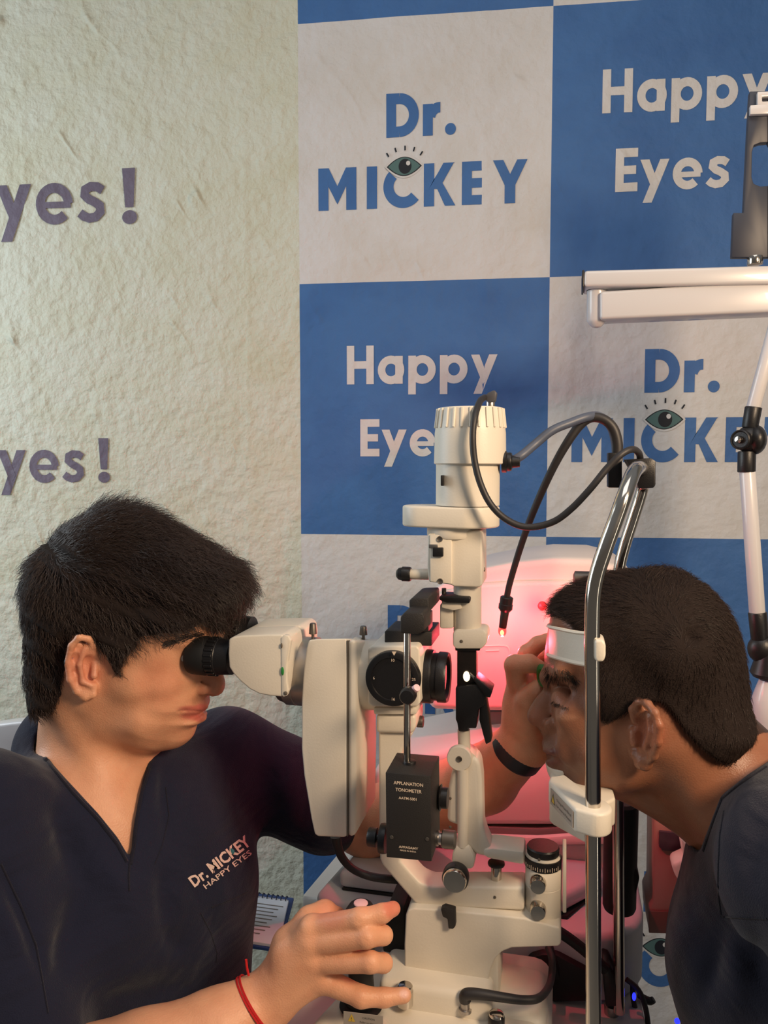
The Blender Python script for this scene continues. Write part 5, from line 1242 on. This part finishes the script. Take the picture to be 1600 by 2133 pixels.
# scrub top
t0 = _t.time()
sv = Vol(.003); torso(sv, 0, .045)
sv.chain([RS, RE+(RS-RE)*.12], [.066, .066], .03); sv.cone(Q(150, 1610, .0), Q(142, 1560, .012), .066, .060, .02)
cut_l = LS+(LE-LS)*.70
sv.chain([LS, cut_l], [.062, .064], .03)
fnr, lo_, hi_ = view_region([(70, 1440), (84, 1500), (86, 1548), (110, 1592), (150, 1636), (205, 1695), (245, 1745), (266, 1782), (272, 1790), (274, 1770), (277, 1730), (287, 1680), (303, 1620), (318, 1575), (400, 1500), (360, 1420), (200, 1400)], Q(40, 1850, -.2)*0+np.array((-.6, -.30, .8)), np.array((-.1, .06, 1.4)))
sv.op(fnr, lo_, hi_, .001, 's')
sv.cone(nb0+np.array((0, 0, .05)), nb0+np.array((-.01, .01, -.02)), .062, .062, .002, 's')
SP, SF = sv.mesh(); SP = smooth_mesh(SP, SF, 2, .5)
N = normals(SP, SF)
if (N*(SP-SP.mean(0))).sum() < 0: N = -N
def fold(px0, py0, px1, py1, b, wdt, amp):
    """a soft fold of the cloth running between two places on its near side"""
    if fold.key is not SP: fold.key = SP; fold.xy = np.stack(to_px(SP), -1)/2000.0
    a, c = np.array((px0, py0))/2000.0, np.array((px1, py1))/2000.0; ba = c-a; pa = fold.xy-a; h = np.clip((pa@ba)/(ba@ba), 0, 1); d = np.linalg.norm(pa-h[:, None]*ba, axis=1)
    return amp*1.25*np.exp(-(d/wdt/1.2)**2)*np.sin(math.pi*np.clip(h*.9+.05, 0, 1))
fold.key = None
dsp = 0
for f in ((110, 1640, 165, 1850, -.06, .010, -.006), (165, 1850, 120, 2060, -.06, .011, -.007), (190, 1750, 300, 1930, -.06, .012, .004), (340, 1790, 345, 1930, 0, .009, -.005), (345, 1930, 380, 1990, 0, .009, -.004), (0, 1800, 95, 2040, -.1, .008, -.006), (0, 1880, 60, 1990, -.12, .010, .004),
          (300, 1700, 350, 1500, 0, .008, .004), (330, 1560, 350, 1760, 0, .006, -.003), (430, 1880, 470, 1990, .03, .010, -.004), (540, 1560, 560, 1700, .15, .012, -.004), (600, 1560, 610, 1730, .18, .01, .004), (60, 1600, 150, 1700, -.09, .010, .004), (400, 2040, 220, 2090, -.04, .012, -.005)):
    dsp = dsp+fold(*f)
SP = SP+N*(dsp[:, None] if hasattr(dsp, '__len__') else 0)
scrub = sdf_object('scrub_top', SP, SF, M['scrub'], doc)
cs = caster(scrub)
def on(cast, pts, off=.0004):
    out = []
    for x, y in pts:
        p, n = cast(x, y)
        if p is not None: out.append(p+n*off)
    return out
def seam(pts, r, nm, m, parent, cast, off=.0003):
    P2 = on(cast, pts, off)
    if len(P2) > 1: MB().tube(P2, r, 8, 3).build(nm, M[m] if isinstance(m, str) else m, parent)
M['scrub_dark'] = cloth_mat('scrub_binding', srgb(26, 26, 40))
def lerp(pts, n=6):
    out = []
    for (x0, y0), (x1, y1) in zip(pts[:-1], pts[1:]): out += [(x0+(x1-x0)*k/n, y0+(y1-y0)*k/n) for k in range(n)]
    return out+[pts[-1]]
seam(lerp([(82, 1560), (108, 1600), (150, 1650), (205, 1708), (243, 1757), (264, 1795)]), .0018, 'neck_binding', 'scrub_dark', scrub, cs, .0)
seam(lerp([(312, 1600), (296, 1650), (284, 1710), (280, 1760), (272, 1800)]), .0018, 'neck_binding', 'scrub_dark', scrub, cs, .0)
seam(lerp([(270, 1796), (268, 1825), (269, 1856)]), .0012, 'neck_slit', 'scrub_dark', scrub, cs, .0)
seam(lerp([(345, 1640), (352, 1700), (338, 1760), (322, 1800)]), .0007, 'yoke_seam', 'scrub_dark', scrub, cs, .0)
seam(lerp([(2, 1800), (45, 1890), (75, 1970), (100, 2110)]), .0009, 'sleeve_seam', 'scrub_dark', scrub, cs, .0)
seam(lerp([(418, 1902), (440, 1945), (452, 1985), (450, 2005)]), .0008, 'pocket_edge', 'scrub_dark', scrub, cs, .0)
seam(lerp([(440, 1890), (480, 1875), (515, 1858)]), .0009, 'pocket_edge', 'scrub_dark', scrub, cs, .0)
M['logo_ink'] = mat('embroidered_letters', srgb(226, 200, 190), .8, bump=.4, bscale=2500)
M['logo_teal'] = mat('embroidered_teal', srgb(60, 120, 130), .8)
def project_text(txt, x0, y0, x1, y1, cap, bold, parent, cast, m, nm='lettering', off=.0009):
    """letters running from pixel (x0,y0) to (x1,y1), laid onto the cloth"""
    cu = bpy.data.curves.new('t', 'FONT'); cu.body = txt; cu.offset = bold; cu.resolution_u = 2; ob_ = bpy.data.objects.new('t', cu); COL.objects.link(ob_)
    me = bpy.data.meshes.new_from_object(ob_); bpy.data.objects.remove(ob_)
    bm = bmesh.new(); bm.from_mesh(me); bmesh.ops.triangulate(bm, faces=bm.faces)
    V = [v_.co.copy() for v_ in bm.verts]; F = [[v_.index for v_ in f.verts] for f in bm.faces]; bm.free()
    w_ = max(v_.x for v_ in V); mn = min(v_.x for v_ in V); ux, uy = x1-x0, y1-y0; Ln = math.hypot(ux, uy); ex = (ux/Ln, uy/Ln); ey = (uy/Ln, -ux/Ln)
    P2 = []
    for v_ in V:
        s_ = (v_.x-mn)/(w_-mn)*Ln; t_ = v_.y/.70*cap; p, n = cast(x0+ex[0]*s_+ey[0]*t_, y0+ex[1]*s_+ey[1]*t_)
        if p is None: p, n = (P2[-1] if P2 else W(x0, y0, 0)), Vector((0, 0, 0))
        P2.append(p+n*off)
    return MB().add(P2, F).build(nm, m, parent, angle=180)
project_text('Dr. MICKEY', 404, 1848, 523, 1758, 23, .03, scrub, cs, M['logo_ink'])
project_text('HAPPY EYES', 428, 1852, 524, 1779, 11, .01, scrub, cs, M['logo_ink'])
pt_, pn_ = cs(481, 1774)
if pt_: MB().ball(pt_+pn_*.001, (.0036, .0010, .0036), 12).build('eye_emblem', M['logo_teal'], scrub)
print('scrub', len(SP), _t.time()-t0)

# bracelet and watch
def band(name, c, axis, r, wdt, th, m, parent, flat=.85, n=36, up=None, wob=0):
    ax = Vector(axis).normalized(); u = (Vector(up)-ax*Vector(up).dot(ax)).normalized() if up else ax.orthogonal().normalized(); v_ = ax.cross(u); vs = []; fs = []
    for k in range(n):
        an = 2*math.pi*k/n; dr = u*math.cos(an)+v_*(math.sin(an)*flat); sft = ax*(wob*math.sin(an*2+1))
        for t, q in ((-wdt/2, 0), (-wdt/2*.8, th), (wdt/2*.8, th), (wdt/2, 0)): vs.append(Vector(c)+sft+ax*t+dr*(r+q))
    for k in range(n):
        for j in range(4): fs.append((k*4+j, k*4+(j+1) % 4, ((k+1) % n)*4+(j+1) % 4, ((k+1) % n)*4+j))
    return MB().add(vs, fs).build(name, m, parent)
wA = l2w(Q(562, 2078, -.100)); wB = l2w(Q(450, 2148, -.130)); axw = (wB-wA).normalized()
tilt_ax = (axw+Vector((0, 0, -.35))-FW*.1).normalized()
bc = band('red_thread_bracelet', wA+(wB-wA)*.22, tilt_ax, .0300, .0022, .0012, M['thread'], doc, .98, 40, (0, -1, 0))
band('strand', wA+(wB-wA)*.22+axw*.003, (tilt_ax+Vector((.06, 0, .05))).normalized(), .0302, .0018, .0011, M['thread'], bc, .98, 40, (0, -1, 0))
kp, kn_ = caster(doc_body)(520, 2036)
if kp: MB().tube([kp+kn_*.002, kp+kn_*.006+UP*.004, kp+kn_*.008+UP*.010], .0012, 8, 3).build('thread_end', M['thread'], bc)
a_ = l2w(lw); b_ = l2w(Q(1010, 1622, .095)); axw = (b_-a_).normalized()
wt = band('wrist_band', a_+(b_-a_)*.10, (axw+UP*-.12-LT*.25).normalized(), .0280, .031, .0022, M['strap'], doc, .95, 40, (0, -1, 0))
# lens
ln = thing('examination_lens', 'small green tinted glass lens held before the patient\'s eye', 'lens', W(1130, 1407, .014), rot=-PSI)
nd = (-FW*.9-LT*.45).normalized()
MB().lathe(W(1130, 1407, .014)-nd*.002, nd, [(0, .0095), (.0008, .0112), (.0032, .0112), (.004, .0095)], 28).build('lens_rim', M['green'], ln)
MB().lathe(W(1130, 1407, .014)-nd*.0014, nd, [(-.001, .0004), (-.0006, .005), (0, .0092), (.003, .0092), (.0036, .005), (.004, .0004)], 28).build('lens_glass', M['glass_green'], ln)
# ---- doctor's face details and hair
cb_ = caster(doc_body)
def face_eye(cast, px, py, r, look, m_iris, parent, lid=None):
    p, n = cast(px, py)
    if p is None: return
    c = p-n*(r*.80)
    e = MB().ball(c, r, 20).build('eyeball', M['eyeball'], parent)
    MB().lathe(c+Vector(look)*(r*.93), look, [(0, r*.46), (r*.06, r*.40), (r*.10, r*.2), (r*.11, .0002)], 20).build('iris', m_iris, e)
face_eye(cb_, 385, 1371, .0075, (FW-LT*.25).normalized(), M['iris'], doc_body)
def brow_hair(cast, path, n, wd, L, r, parent, m, ang, name='eyebrow'):
    mb = MB(); P2 = [np.array(p, float) for p in path]
    for k in range(n):
        t = random.random()*(len(P2)-1); i = int(t); f = t-i; p = P2[i]*(1-f)+P2[i+1]*f
        x, y = p[0]+random.gauss(0, wd*.4), p[1]+random.gauss(0, wd); a = math.radians(ang(t/(len(P2)-1))+random.gauss(0, 14))
        pts = []
        for q in range(3):
            h, nn = cast(x+math.cos(a)*L*q/2, y+math.sin(a)*L*q/2)
            if h is None: break
            pts.append(h+nn*(.0003+.0006*q))
        if len(pts) == 3: mb.tube(pts, [r, r, r*.3], 3, 1)
    if mb.v: tag(mb.build(name, m, parent), kind='stuff')
brow_hair(cb_, [(345, 1343), (372, 1332), (400, 1326), (428, 1322)], 260, 3.2, 11, .00022, doc_body, M['brow'], lambda t: 160 if t < .5 else 172)

def interp_field(X, Y, anchors):
    A = np.array(anchors, float); w_ = 1/(((X[:, None]-A[:, 0])**2+(Y[:, None]-A[:, 1])**2)+400)**1.4; w_ /= w_.sum(1)[:, None]
    return w_ @ A[:, 2:]
def grow(name, H, HF, N, body_px, anchors, count, r, parent, m, curl, K=6, extra=None, lift=.25, keep=None):
    X, Y = to_px(H); n = len(H)
    pick = rng.randint(0, n, count)
    if keep is not None: pick = pick[keep(X[pick], Y[pick])]; count = len(pick)
    
    R_ = H[pick]+rng.randn(count, 3)*.0008; Nn = N[pick]; Xp, Yp = X[pick], Y[pick]
    f = interp_field(Xp, Yp, anchors)          # dx, dy, length, lift
    ang = rng.randn(count)*.17; dx = f[:, 0]*np.cos(ang)-f[:, 1]*np.sin(ang); dy = f[:, 0]*np.sin(ang)+f[:, 1]*np.cos(ang)
    D = np.zeros((count, 3)); D[:, 0] = dx; D[:, 2] = -dy; D[:, 1] = rng.randn(count)*.08
    Lh = f[:, 2]*(.6+.7*rng.rand(count))
    V, q = strands(name, R_-Nn*.0015, Nn, D, Lh, r, parent, m, curl=curl, lift=f[:, 3], K=K)
    return quad_object(name, V, q, m, parent)
t0 = _t.time()
hair_px = [(84, 1250), (86, 1200), (98, 1158), (124, 1118), (165, 1088), (206, 1064), (250, 1058), (295, 1068), (360, 1100), (420, 1142), (458, 1158), (482, 1178), (500, 1202), (502, 1238), (494, 1264), (482, 1280), (470, 1296), (458, 1310), (445, 1400), (390, 1530), (280, 1560), (185, 1520), (150, 1488), (126, 1484), (112, 1440), (94, 1350)]
hw = [(230, 1150, .078), (230, 1260, .0845), (110, 1250, .080), (380, 1180, .072), (440, 1230, .062), (500, 1220, .045), (510, 1270, .035), (150, 1420, .076), (300, 1330, .0805), (400, 1270, .073), (250, 1370, .0785)]
hr_ = [(230, 1080, .075), (80, 1250, .07), (460, 1170, .045), (510, 1230, .030), (480, 1290, .02), (110, 1460, .035), (300, 1400, .05)]
Hp = Profile(hair_px, hw, hr_)
hv = Vol(.0022); Hp.add(hv, .0)
# hairline as seen on the near side
HL = -.070
hl = [(20, 1150), (60, 1020), (250, 1000, 0), (560, 1080, 0), (590, 1250, 0), (520, 1300, 0), (470, 1305, 0), (452, 1262, -.01), (420, 1238, -.045), (397, 1268, HL), (382, 1302, HL), (350, 1318, HL), (325, 1322, HL), (292, 1330, HL), (268, 1362, HL), (250, 1398, HL), (240, 1392, HL), (218, 1358, HL), (196, 1326, HL), (166, 1318, HL), (146, 1328, HL), (132, 1362, HL), (134, 1410, HL), (122, 1462, HL), (106, 1482, HL), (92, 1476, -.04), (40, 1440, 0)]
fnr, lo_, hi_ = region([(t[0], t[1], t[2] if len(t) > 2 else 0) for t in hl])
hv.op(fnr, lo_, hi_, .010, 'i')
HP, HF = hv.mesh(); HP = smooth_mesh(HP, HF, 3, .5); HN = normals(HP, HF)
if (HN*(HP-HP.mean(0))).sum() < 0: HN = -HN
X, Y = to_px(HP)
anc = [(150, 1130, .8, -.4, .022, .25), (200, 1080, .8, -.5, .032, .45), (118, 1098, .3, -.7, .022, .35), (300, 1095, 1, .30, .034, .25), (400, 1145, 1, .55, .034, .25), (480, 1190, .9, .6, .028, .35), (505, 1240, .1, 1, .022, .5), (480, 1280, -.3, .8, .018, .7), (300, 1230, 1, .25, .034, .15), (400, 1220, 1, .35, .032, .2),
       (250, 1310, .6, .8, .022, .10), (245, 1370, .15, 1, .012, .08), (360, 1300, .75, .7, .020, .15), (430, 1255, .6, .8, .024, .3), (70, 1220, -.15, 1, .022, .18), (75, 1320, 0, 1, .020, .15), (110, 1440, .2, 1, .012, .10), (165, 1290, .5, .8, .020, .12), (120, 1350, .15, 1, .018, .1), (60, 1150, -.6, .8, .022, .4)]
f = interp_field(X, Y, anc); perp = (X*-f[:, 1]+Y*f[:, 0])
cyc = Y*.9-X*.45
dsp = .0018*np.sin(cyc*.11+1.6*np.sin(X*.021)+HP[:, 1]*60)+.0009*np.sin(cyc*.25+2*np.sin(X*.033))
HP2 = HP+HN*(dsp-.001)[:, None]
M['hair_base'] = mat('hair_underlayer', srgb(36, 28, 25), .85, spec=.15, bump=1.0, bscale=500)
hair = sdf_object('hair', HP2, HF, M['hair_base'], doc)
grow('hair_strands', HP2, HF, HN, None, [a_[:4]+(a_[4]*1.35, a_[5]*.8) for a_ in anc], 36000, .00026, hair, M['hair_a'], .09, K=7)
tag(bpy.data.objects['hair_strands'], kind='stuff')
# stray curls on crown and quiff
sel = np.where(((X > 440) & (Y < 1300)) | ((Y < 1075+abs(1)*0) & (X < 330)))[0]
pk = sel[rng.randint(0, len(sel), 900)]
D = np.zeros((900, 3)); D[:, 0] = rng.randn(900)*.6+.3; D[:, 2] = rng.randn(900)*.6; D[:, 1] = rng.randn(900)*.3
V, q = strands('stray_curls', HP2[pk], HN[pk], D, .014+.014*rng.rand(900), .00018, hair, M['hair_a'], curl=.35, lift=.8, K=8)
tag(quad_object('stray_curls', V, q, M['hair_a'], hair), kind='stuff')
print('hair', _t.time()-t0)

# ================= patient =================
pat = thing('person', 'person with short dark cropped hair, face against the headrest, in a dark grey-blue shirt', 'person', l2w((Q(1600, 1900, 0)[0], 0, .45)))
t0 = _t.time()
pp_ = [(1152, 1272), (1143, 1305), (1138, 1335), (1134, 1368), (1136, 1390), (1144, 1418), (1148, 1440), (1146, 1475), (1142, 1508), (1135, 1530), (1129, 1546), (1131, 1556), (1139, 1566), (1144, 1573), (1139, 1581), (1141, 1592), (1149, 1602), (1150, 1620), (1160, 1636), (1185, 1646), (1225, 1648), (1270, 1640), (1335, 1628), (1415, 1596), (1485, 1560), (1542, 1505), (1550, 1430), (1538, 1356), (1514, 1294), (1478, 1240), (1432, 1206), (1376, 1193), (1310, 1198), (1240, 1220), (1180, 1248)]
pw = [(1350, 1250, .066), (1400, 1330, .075), (1520, 1360, .066), (1230, 1280, .058), (1170, 1330, .050), (1250, 1400, .067), (1170, 1420, .050), (1190, 1480, .052), (1230, 1530, .060), (1160, 1540, .036), (1165, 1600, .030), (1220, 1620, .042), (1330, 1590, .060), (1350, 1480, .072), (1480, 1500, .066)]
pr_ = [(1380, 1200, .068), (1540, 1350, .065), (1190, 1250, .055), (1145, 1340, .048), (1150, 1470, .048), (1135, 1550, .038), (1150, 1620, .032), (1240, 1655, .03), (1400, 1620, .04), (1540, 1530, .045), (1380, 1400, .08)]
pp = Profile(pp_, pw, pr_)
pn = Profile([(1145, 1425), (1131, 1437), (1118, 1451), (1105, 1471), (1098, 1489), (1103, 1504), (1114, 1511), (1126, 1522), (1135, 1531), (1150, 1530), (1166, 1516), (1170, 1490), (1160, 1450)], [(1142, 1432, .0065), (1125, 1452, .009), (1105, 1488, .0125), (1118, 1508, .012), (1140, 1518, .0165), (1158, 1505, .018), (1145, 1470, .013)], [(1135, 1440, .010), (1104, 1490, .012), (1140, 1520, .009)])
v = Vol(.0016)
pp.add(v, .004); pn.add(v, .006)
def bothp(fn):
    fn(lambda x, y, o_=0.0: pp.surf(x, y, -1)+np.array((0, -o_, 0)))
    def other(x, y, o_=0.0):
        q = pp.surf(x, y, -1).copy(); q[1] = -q[1]+o_; return q
    fn(other)
def pat_feats(S):
    v.ell(S(1172, 1452, .001), (.015, .010, .011), .010, 's')
    v.ell(S(1176, 1462, -.0095), (.0122, .0115, .0115), .002)
    v.cone(S(1156, 1458, -.002), S(1190, 1470, .0005), .0013, .0010, .0015, 's')      # lid slit
    v.chain([S(1158, 1484, .0), S(1176, 1490, .001), S(1194, 1478, .0)], [.0022, .003, .0022], .004)  # bag under the eye
    v.chain([S(1164, 1498, .001), S(1184, 1500, .001), S(1200, 1484, .001)], [.001, .0013, .001], .003, 's')
    v.chain([S(1140, 1412, -.002), S(1165, 1400, -.001), S(1195, 1412, -.002)], [.005, .0045, .003], .010)
    v.chain([S(1158, 1520, .0005), S(1166, 1548, .0005), S(1180, 1580, .0005)], [.0012, .0016, .0012], .005, 's')
    v.chain([S(1142, 1573, .0), S(1153, 1574, .0005), S(1166, 1582, .0)], [.0012, .0016, .0012], .002, 's')
    v.chain([S(1136, 1562, -.001), S(1150, 1566, -.0005), S(1164, 1578, -.0015)], [.0028, .0026, .0012], .003)
    v.chain([S(1143, 1588, -.001), S(1154, 1588, -.0005), S(1165, 1584, -.0015)], [.0030, .0028, .0012], .003)
    v.ell(S(1215, 1500, -.006), (.020, .009, .014), .02)
    v.ell(S(1190, 1560, -.004), (.012, .005, .016), .014)
    v.chain([S(1200, 1415, .001), S(1215, 1440, .001)], [.004, .005], .015, 's')
bothp(pat_feats)
v.ell(pn.surf(1150, 1508)+np.array((.001, -.001, 0)), (.0085, .005, .0072), .003)
v.chain([pn.surf(1140, 1496)+np.array((0, -.001, 0)), pn.surf(1158, 1490)+np.array((0, -.001, 0)), pn.surf(1168, 1508)+np.array((0, -.001, 0))], [.001, .0012, .001], .003, 's')
v.ell(Q(1122, 1517, -.006), (.0045, .003, .0024), .002, 's')
ear(v, pp, [(1322, 1500, .002), (1318, 1478, .006), (1330, 1462, .012), (1348, 1464, .019), (1364, 1484, .024), (1373, 1510, .025), (1371, 1545, .021), (1362, 1575, .015), (1346, 1594, .010), (1331, 1592, .006), (1322, 1570, .003)],
    [(1336, 1510, .010, .0070), (1334, 1535, .009, .0065), (1340, 1486, .014, .0045)],
    [((1352, 1490, .017), (1356, 1525, .018), .0024), ((1356, 1525, .018), (1345, 1558, .012), .0026), ((1320, 1525, .003), (1322, 1548, .006), .0040)], mid=(1350, 1530), hr=.0034)
v.ell(pp.surf(1340, 1582)+np.array((0, -.008, 0)), (.0065, .0045, .0065), .004)
N0, N1 = Q(1418, 1528, .0), Q(1612, 1728, .0)
v.cone(N0, N1, .057, .064, .015)
v.cone(Q(1300, 1630, 0), Q(1475, 1722, 0), .016, .018, .02)
v.cone(Q(1410, 1550, -.048), Q(1500, 1730, -.040), .011, .009, .02)
SN, SFar = Q(1720, 1830, -.150), Q(1640, 1800, .16)
def ptorso(vol, off, k):
    vol.cone(Q(1672, 1738, .0), SN, .084-off, .075-off, k); vol.cone(Q(1650, 1760, .0), SFar, .085-off, .07-off, k)
    vol.ell(Q(1660, 2030, -.035), (.108-off, .150-off, .120-off), k)
    vol.cone(Q(1680, 1900, -.02), Q(1740, 2700, .0), .090-off, .125-off, k)
    vol.cone(Q(1600, 1890, -.06), Q(1552, 2010, -.085), .055-off, .060-off, k)
ptorso(v, .015, .03)
PP, PF = v.mesh(); PP = smooth_mesh(PP, PF, 1, .5)
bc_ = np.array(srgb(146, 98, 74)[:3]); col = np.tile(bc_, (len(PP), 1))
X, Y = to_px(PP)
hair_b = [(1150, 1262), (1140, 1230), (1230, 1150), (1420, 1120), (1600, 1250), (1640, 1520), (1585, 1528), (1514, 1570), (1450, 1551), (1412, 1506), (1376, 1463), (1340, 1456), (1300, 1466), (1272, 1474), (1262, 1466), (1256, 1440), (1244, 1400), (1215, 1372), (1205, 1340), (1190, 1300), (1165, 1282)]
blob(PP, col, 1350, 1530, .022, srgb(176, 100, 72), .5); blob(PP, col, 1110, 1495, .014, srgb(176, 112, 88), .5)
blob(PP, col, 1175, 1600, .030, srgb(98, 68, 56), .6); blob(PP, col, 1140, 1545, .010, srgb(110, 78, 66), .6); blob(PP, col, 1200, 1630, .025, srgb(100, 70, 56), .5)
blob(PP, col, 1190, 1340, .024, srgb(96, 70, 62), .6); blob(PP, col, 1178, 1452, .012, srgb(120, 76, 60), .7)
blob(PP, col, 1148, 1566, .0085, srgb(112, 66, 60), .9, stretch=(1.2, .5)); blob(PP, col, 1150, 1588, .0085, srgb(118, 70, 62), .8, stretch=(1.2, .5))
blob(PP, col, 1180, 1494, .008, srgb(200, 150, 120), .35, stretch=(1.8, .5))  # pale patch paints in the highlight below the eye
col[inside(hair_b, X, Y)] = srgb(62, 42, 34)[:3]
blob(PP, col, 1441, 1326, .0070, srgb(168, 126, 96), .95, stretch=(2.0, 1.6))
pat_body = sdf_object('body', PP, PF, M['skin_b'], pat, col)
print('patient', len(PP), _t.time()-t0)
t0 = _t.time()
cp_ = caster(pat_body)
brow_hair(cp_, [(1140, 1395), (1142, 1412), (1156, 1408), (1172, 1404), (1190, 1412), (1202, 1424)], 200, 6, 12, .00017, pat_body, M['brow'], lambda t: 50+60*(1-t))
brow_hair(cp_, [(1150, 1462), (1165, 1468), (1186, 1476)], 40, 1.2, 8, .00016, pat_body, M['brow'], lambda t: 130, 'eyelashes')
# short hair
ph_px = [(1152, 1258), (1174, 1234), (1208, 1216), (1260, 1198), (1319, 1188), (1386, 1184), (1440, 1200), (1490, 1238), (1524, 1284), (1546, 1345), (1556, 1415), (1560, 1461), (1570, 1500), (1566, 1524), (1520, 1580), (1440, 1640), (1300, 1670), (1190, 1640), (1145, 1500), (1138, 1380), (1142, 1310)]
Hp2 = Profile(ph_px, [(a, b, c+.0055) for a, b, c in pw], [(a, b, c) for a, b, c in pr_])
hv = Vol(.0022); Hp2.add(hv, 0)
HL = -.070
hl = [(1140, 1235, 0), (1230, 1140, 0), (1420, 1110, 0), (1620, 1250, 0), (1660, 1520, 0), (1590, 1532, 0), (1518, 1574, -.03), (1462, 1560, HL), (1420, 1514, HL), (1384, 1468, HL), (1342, 1458, -.062), (1304, 1474, -.055), (1268, 1494, -.05), (1246, 1486, -.05), (1240, 1440, -.05), (1232, 1400, -.05), (1222, 1372, -.06), (1212, 1340, -.05), (1192, 1304, -.045), (1168, 1284, -.03), (1150, 1272, 0)]
fnr, lo_, hi_ = region(hl); hv.op(fnr, lo_, hi_, .003, 'i')
hq = Hp2.surf(1441, 1326); hv.ell(hq, (.0060, .0060, .0066), .007, 's')
HP, HF = hv.mesh(); HP = smooth_mesh(HP, HF, 2, .5); HN = normals(HP, HF)
if (HN*(HP-HP.mean(0))).sum() < 0: HN = -HN
M['hair_b2'] = mat('scalp_hair_base', srgb(34, 25, 22), .85, spec=.2, bump=1.0, bscale=700)
hair2 = sdf_object('hair', HP, HF, M['hair_b2'], pat)
anc2 = [(1180, 1240, -.9, -.3, .012, .8), (1160, 1260, -.9, .2, .012, .9), (1250, 1200, -.6, -.6, .012, .7), (1394, 1190, .2, -.9, .010, .7), (1500, 1240, .7, -.4, .010, .5), (1441, 1326, .3, -.3, .008, .4), (1480, 1300, .6, .4, .010, .4), (1400, 1330, -.4, -.2, .010, .4), (1400, 1400, -.1, .8, .010, .35), (1550, 1400, .3, 1, .009, .35), (1480, 1500, -.1, 1, .010, .3), (1300, 1420, -.4, .9, .010, .3), (1270, 1470, -.2, 1, .009, .25), (1240, 1320, -.6, .5, .010, .4), (1540, 1520, -.3, 1, .008, .3), (1440, 1520, .1, 1, .010, .3)]
grow('hair_strands', HP, HF, HN, None, anc2, 34000, .00020, hair2, M['hair_b'], .04, K=4, keep=lambda x, y: ((x-1441)/24)**2+((y-1330)/17)**2 > .9*rng.rand(len(x))**2)
tag([o_ for o_ in hair2.children][0], kind='stuff')
# shirt
sv = Vol(.003); ptorso(sv, 0, .03)
fnr, lo_, hi_ = view_region([(1300, 1500), (1420, 1740), (1457, 1777), (1470, 1740), (1502, 1657), (1560, 1612), (1610, 1580), (1700, 1500), (1500, 1300)], np.array((-.1, -.25, 1.0)), np.array((.6, .10, 1.5)))
sv.op(fnr, lo_, hi_, .001, 's')
SP, SF = sv.mesh(); SP = smooth_mesh(SP, SF, 2, .5); N = normals(SP, SF)
if (N*(SP-SP.mean(0))).sum() < 0: N = -N
dsp = 0
for f in ((1500, 1920, 1460, 2100, -.12, .010, -.006), (1530, 1930, 1540, 2120, -.12, .012, .004), (1580, 1700, 1560, 1880, -.09, .012, -.003), (1430, 1880, 1480, 1990, -.1, .01, -.004), (1560, 1900, 1590, 2060, -.12, .012, -.005)): dsp = dsp+fold(*f)
SP = SP+N*dsp[:, None]
shirt = sdf_object('shirt', SP, SF, M['shirt'], pat)
cs2 = caster(shirt)
M['shirt_dark'] = cloth_mat('shirt_seam_cloth', srgb(24, 24, 34))
seam(lerp([(1508, 1690), (1500, 1740), (1497, 1800), (1496, 1850), (1502, 1905)]), .0009, 'placket_seam', 'shirt_dark', shirt, cs2, .0)
seam(lerp([(1502, 1910), (1540, 1911), (1598, 1914)]), .0008, 'yoke_seam', 'shirt_dark', shirt, cs2, .0)
seam(lerp([(1466, 1772), (1480, 1730), (1505, 1664), (1540, 1636), (1596, 1598)]), .0016, 'collar_band', 'shirt_dark', shirt, cs2, .0)
print('patient dress', _t.time()-t0)
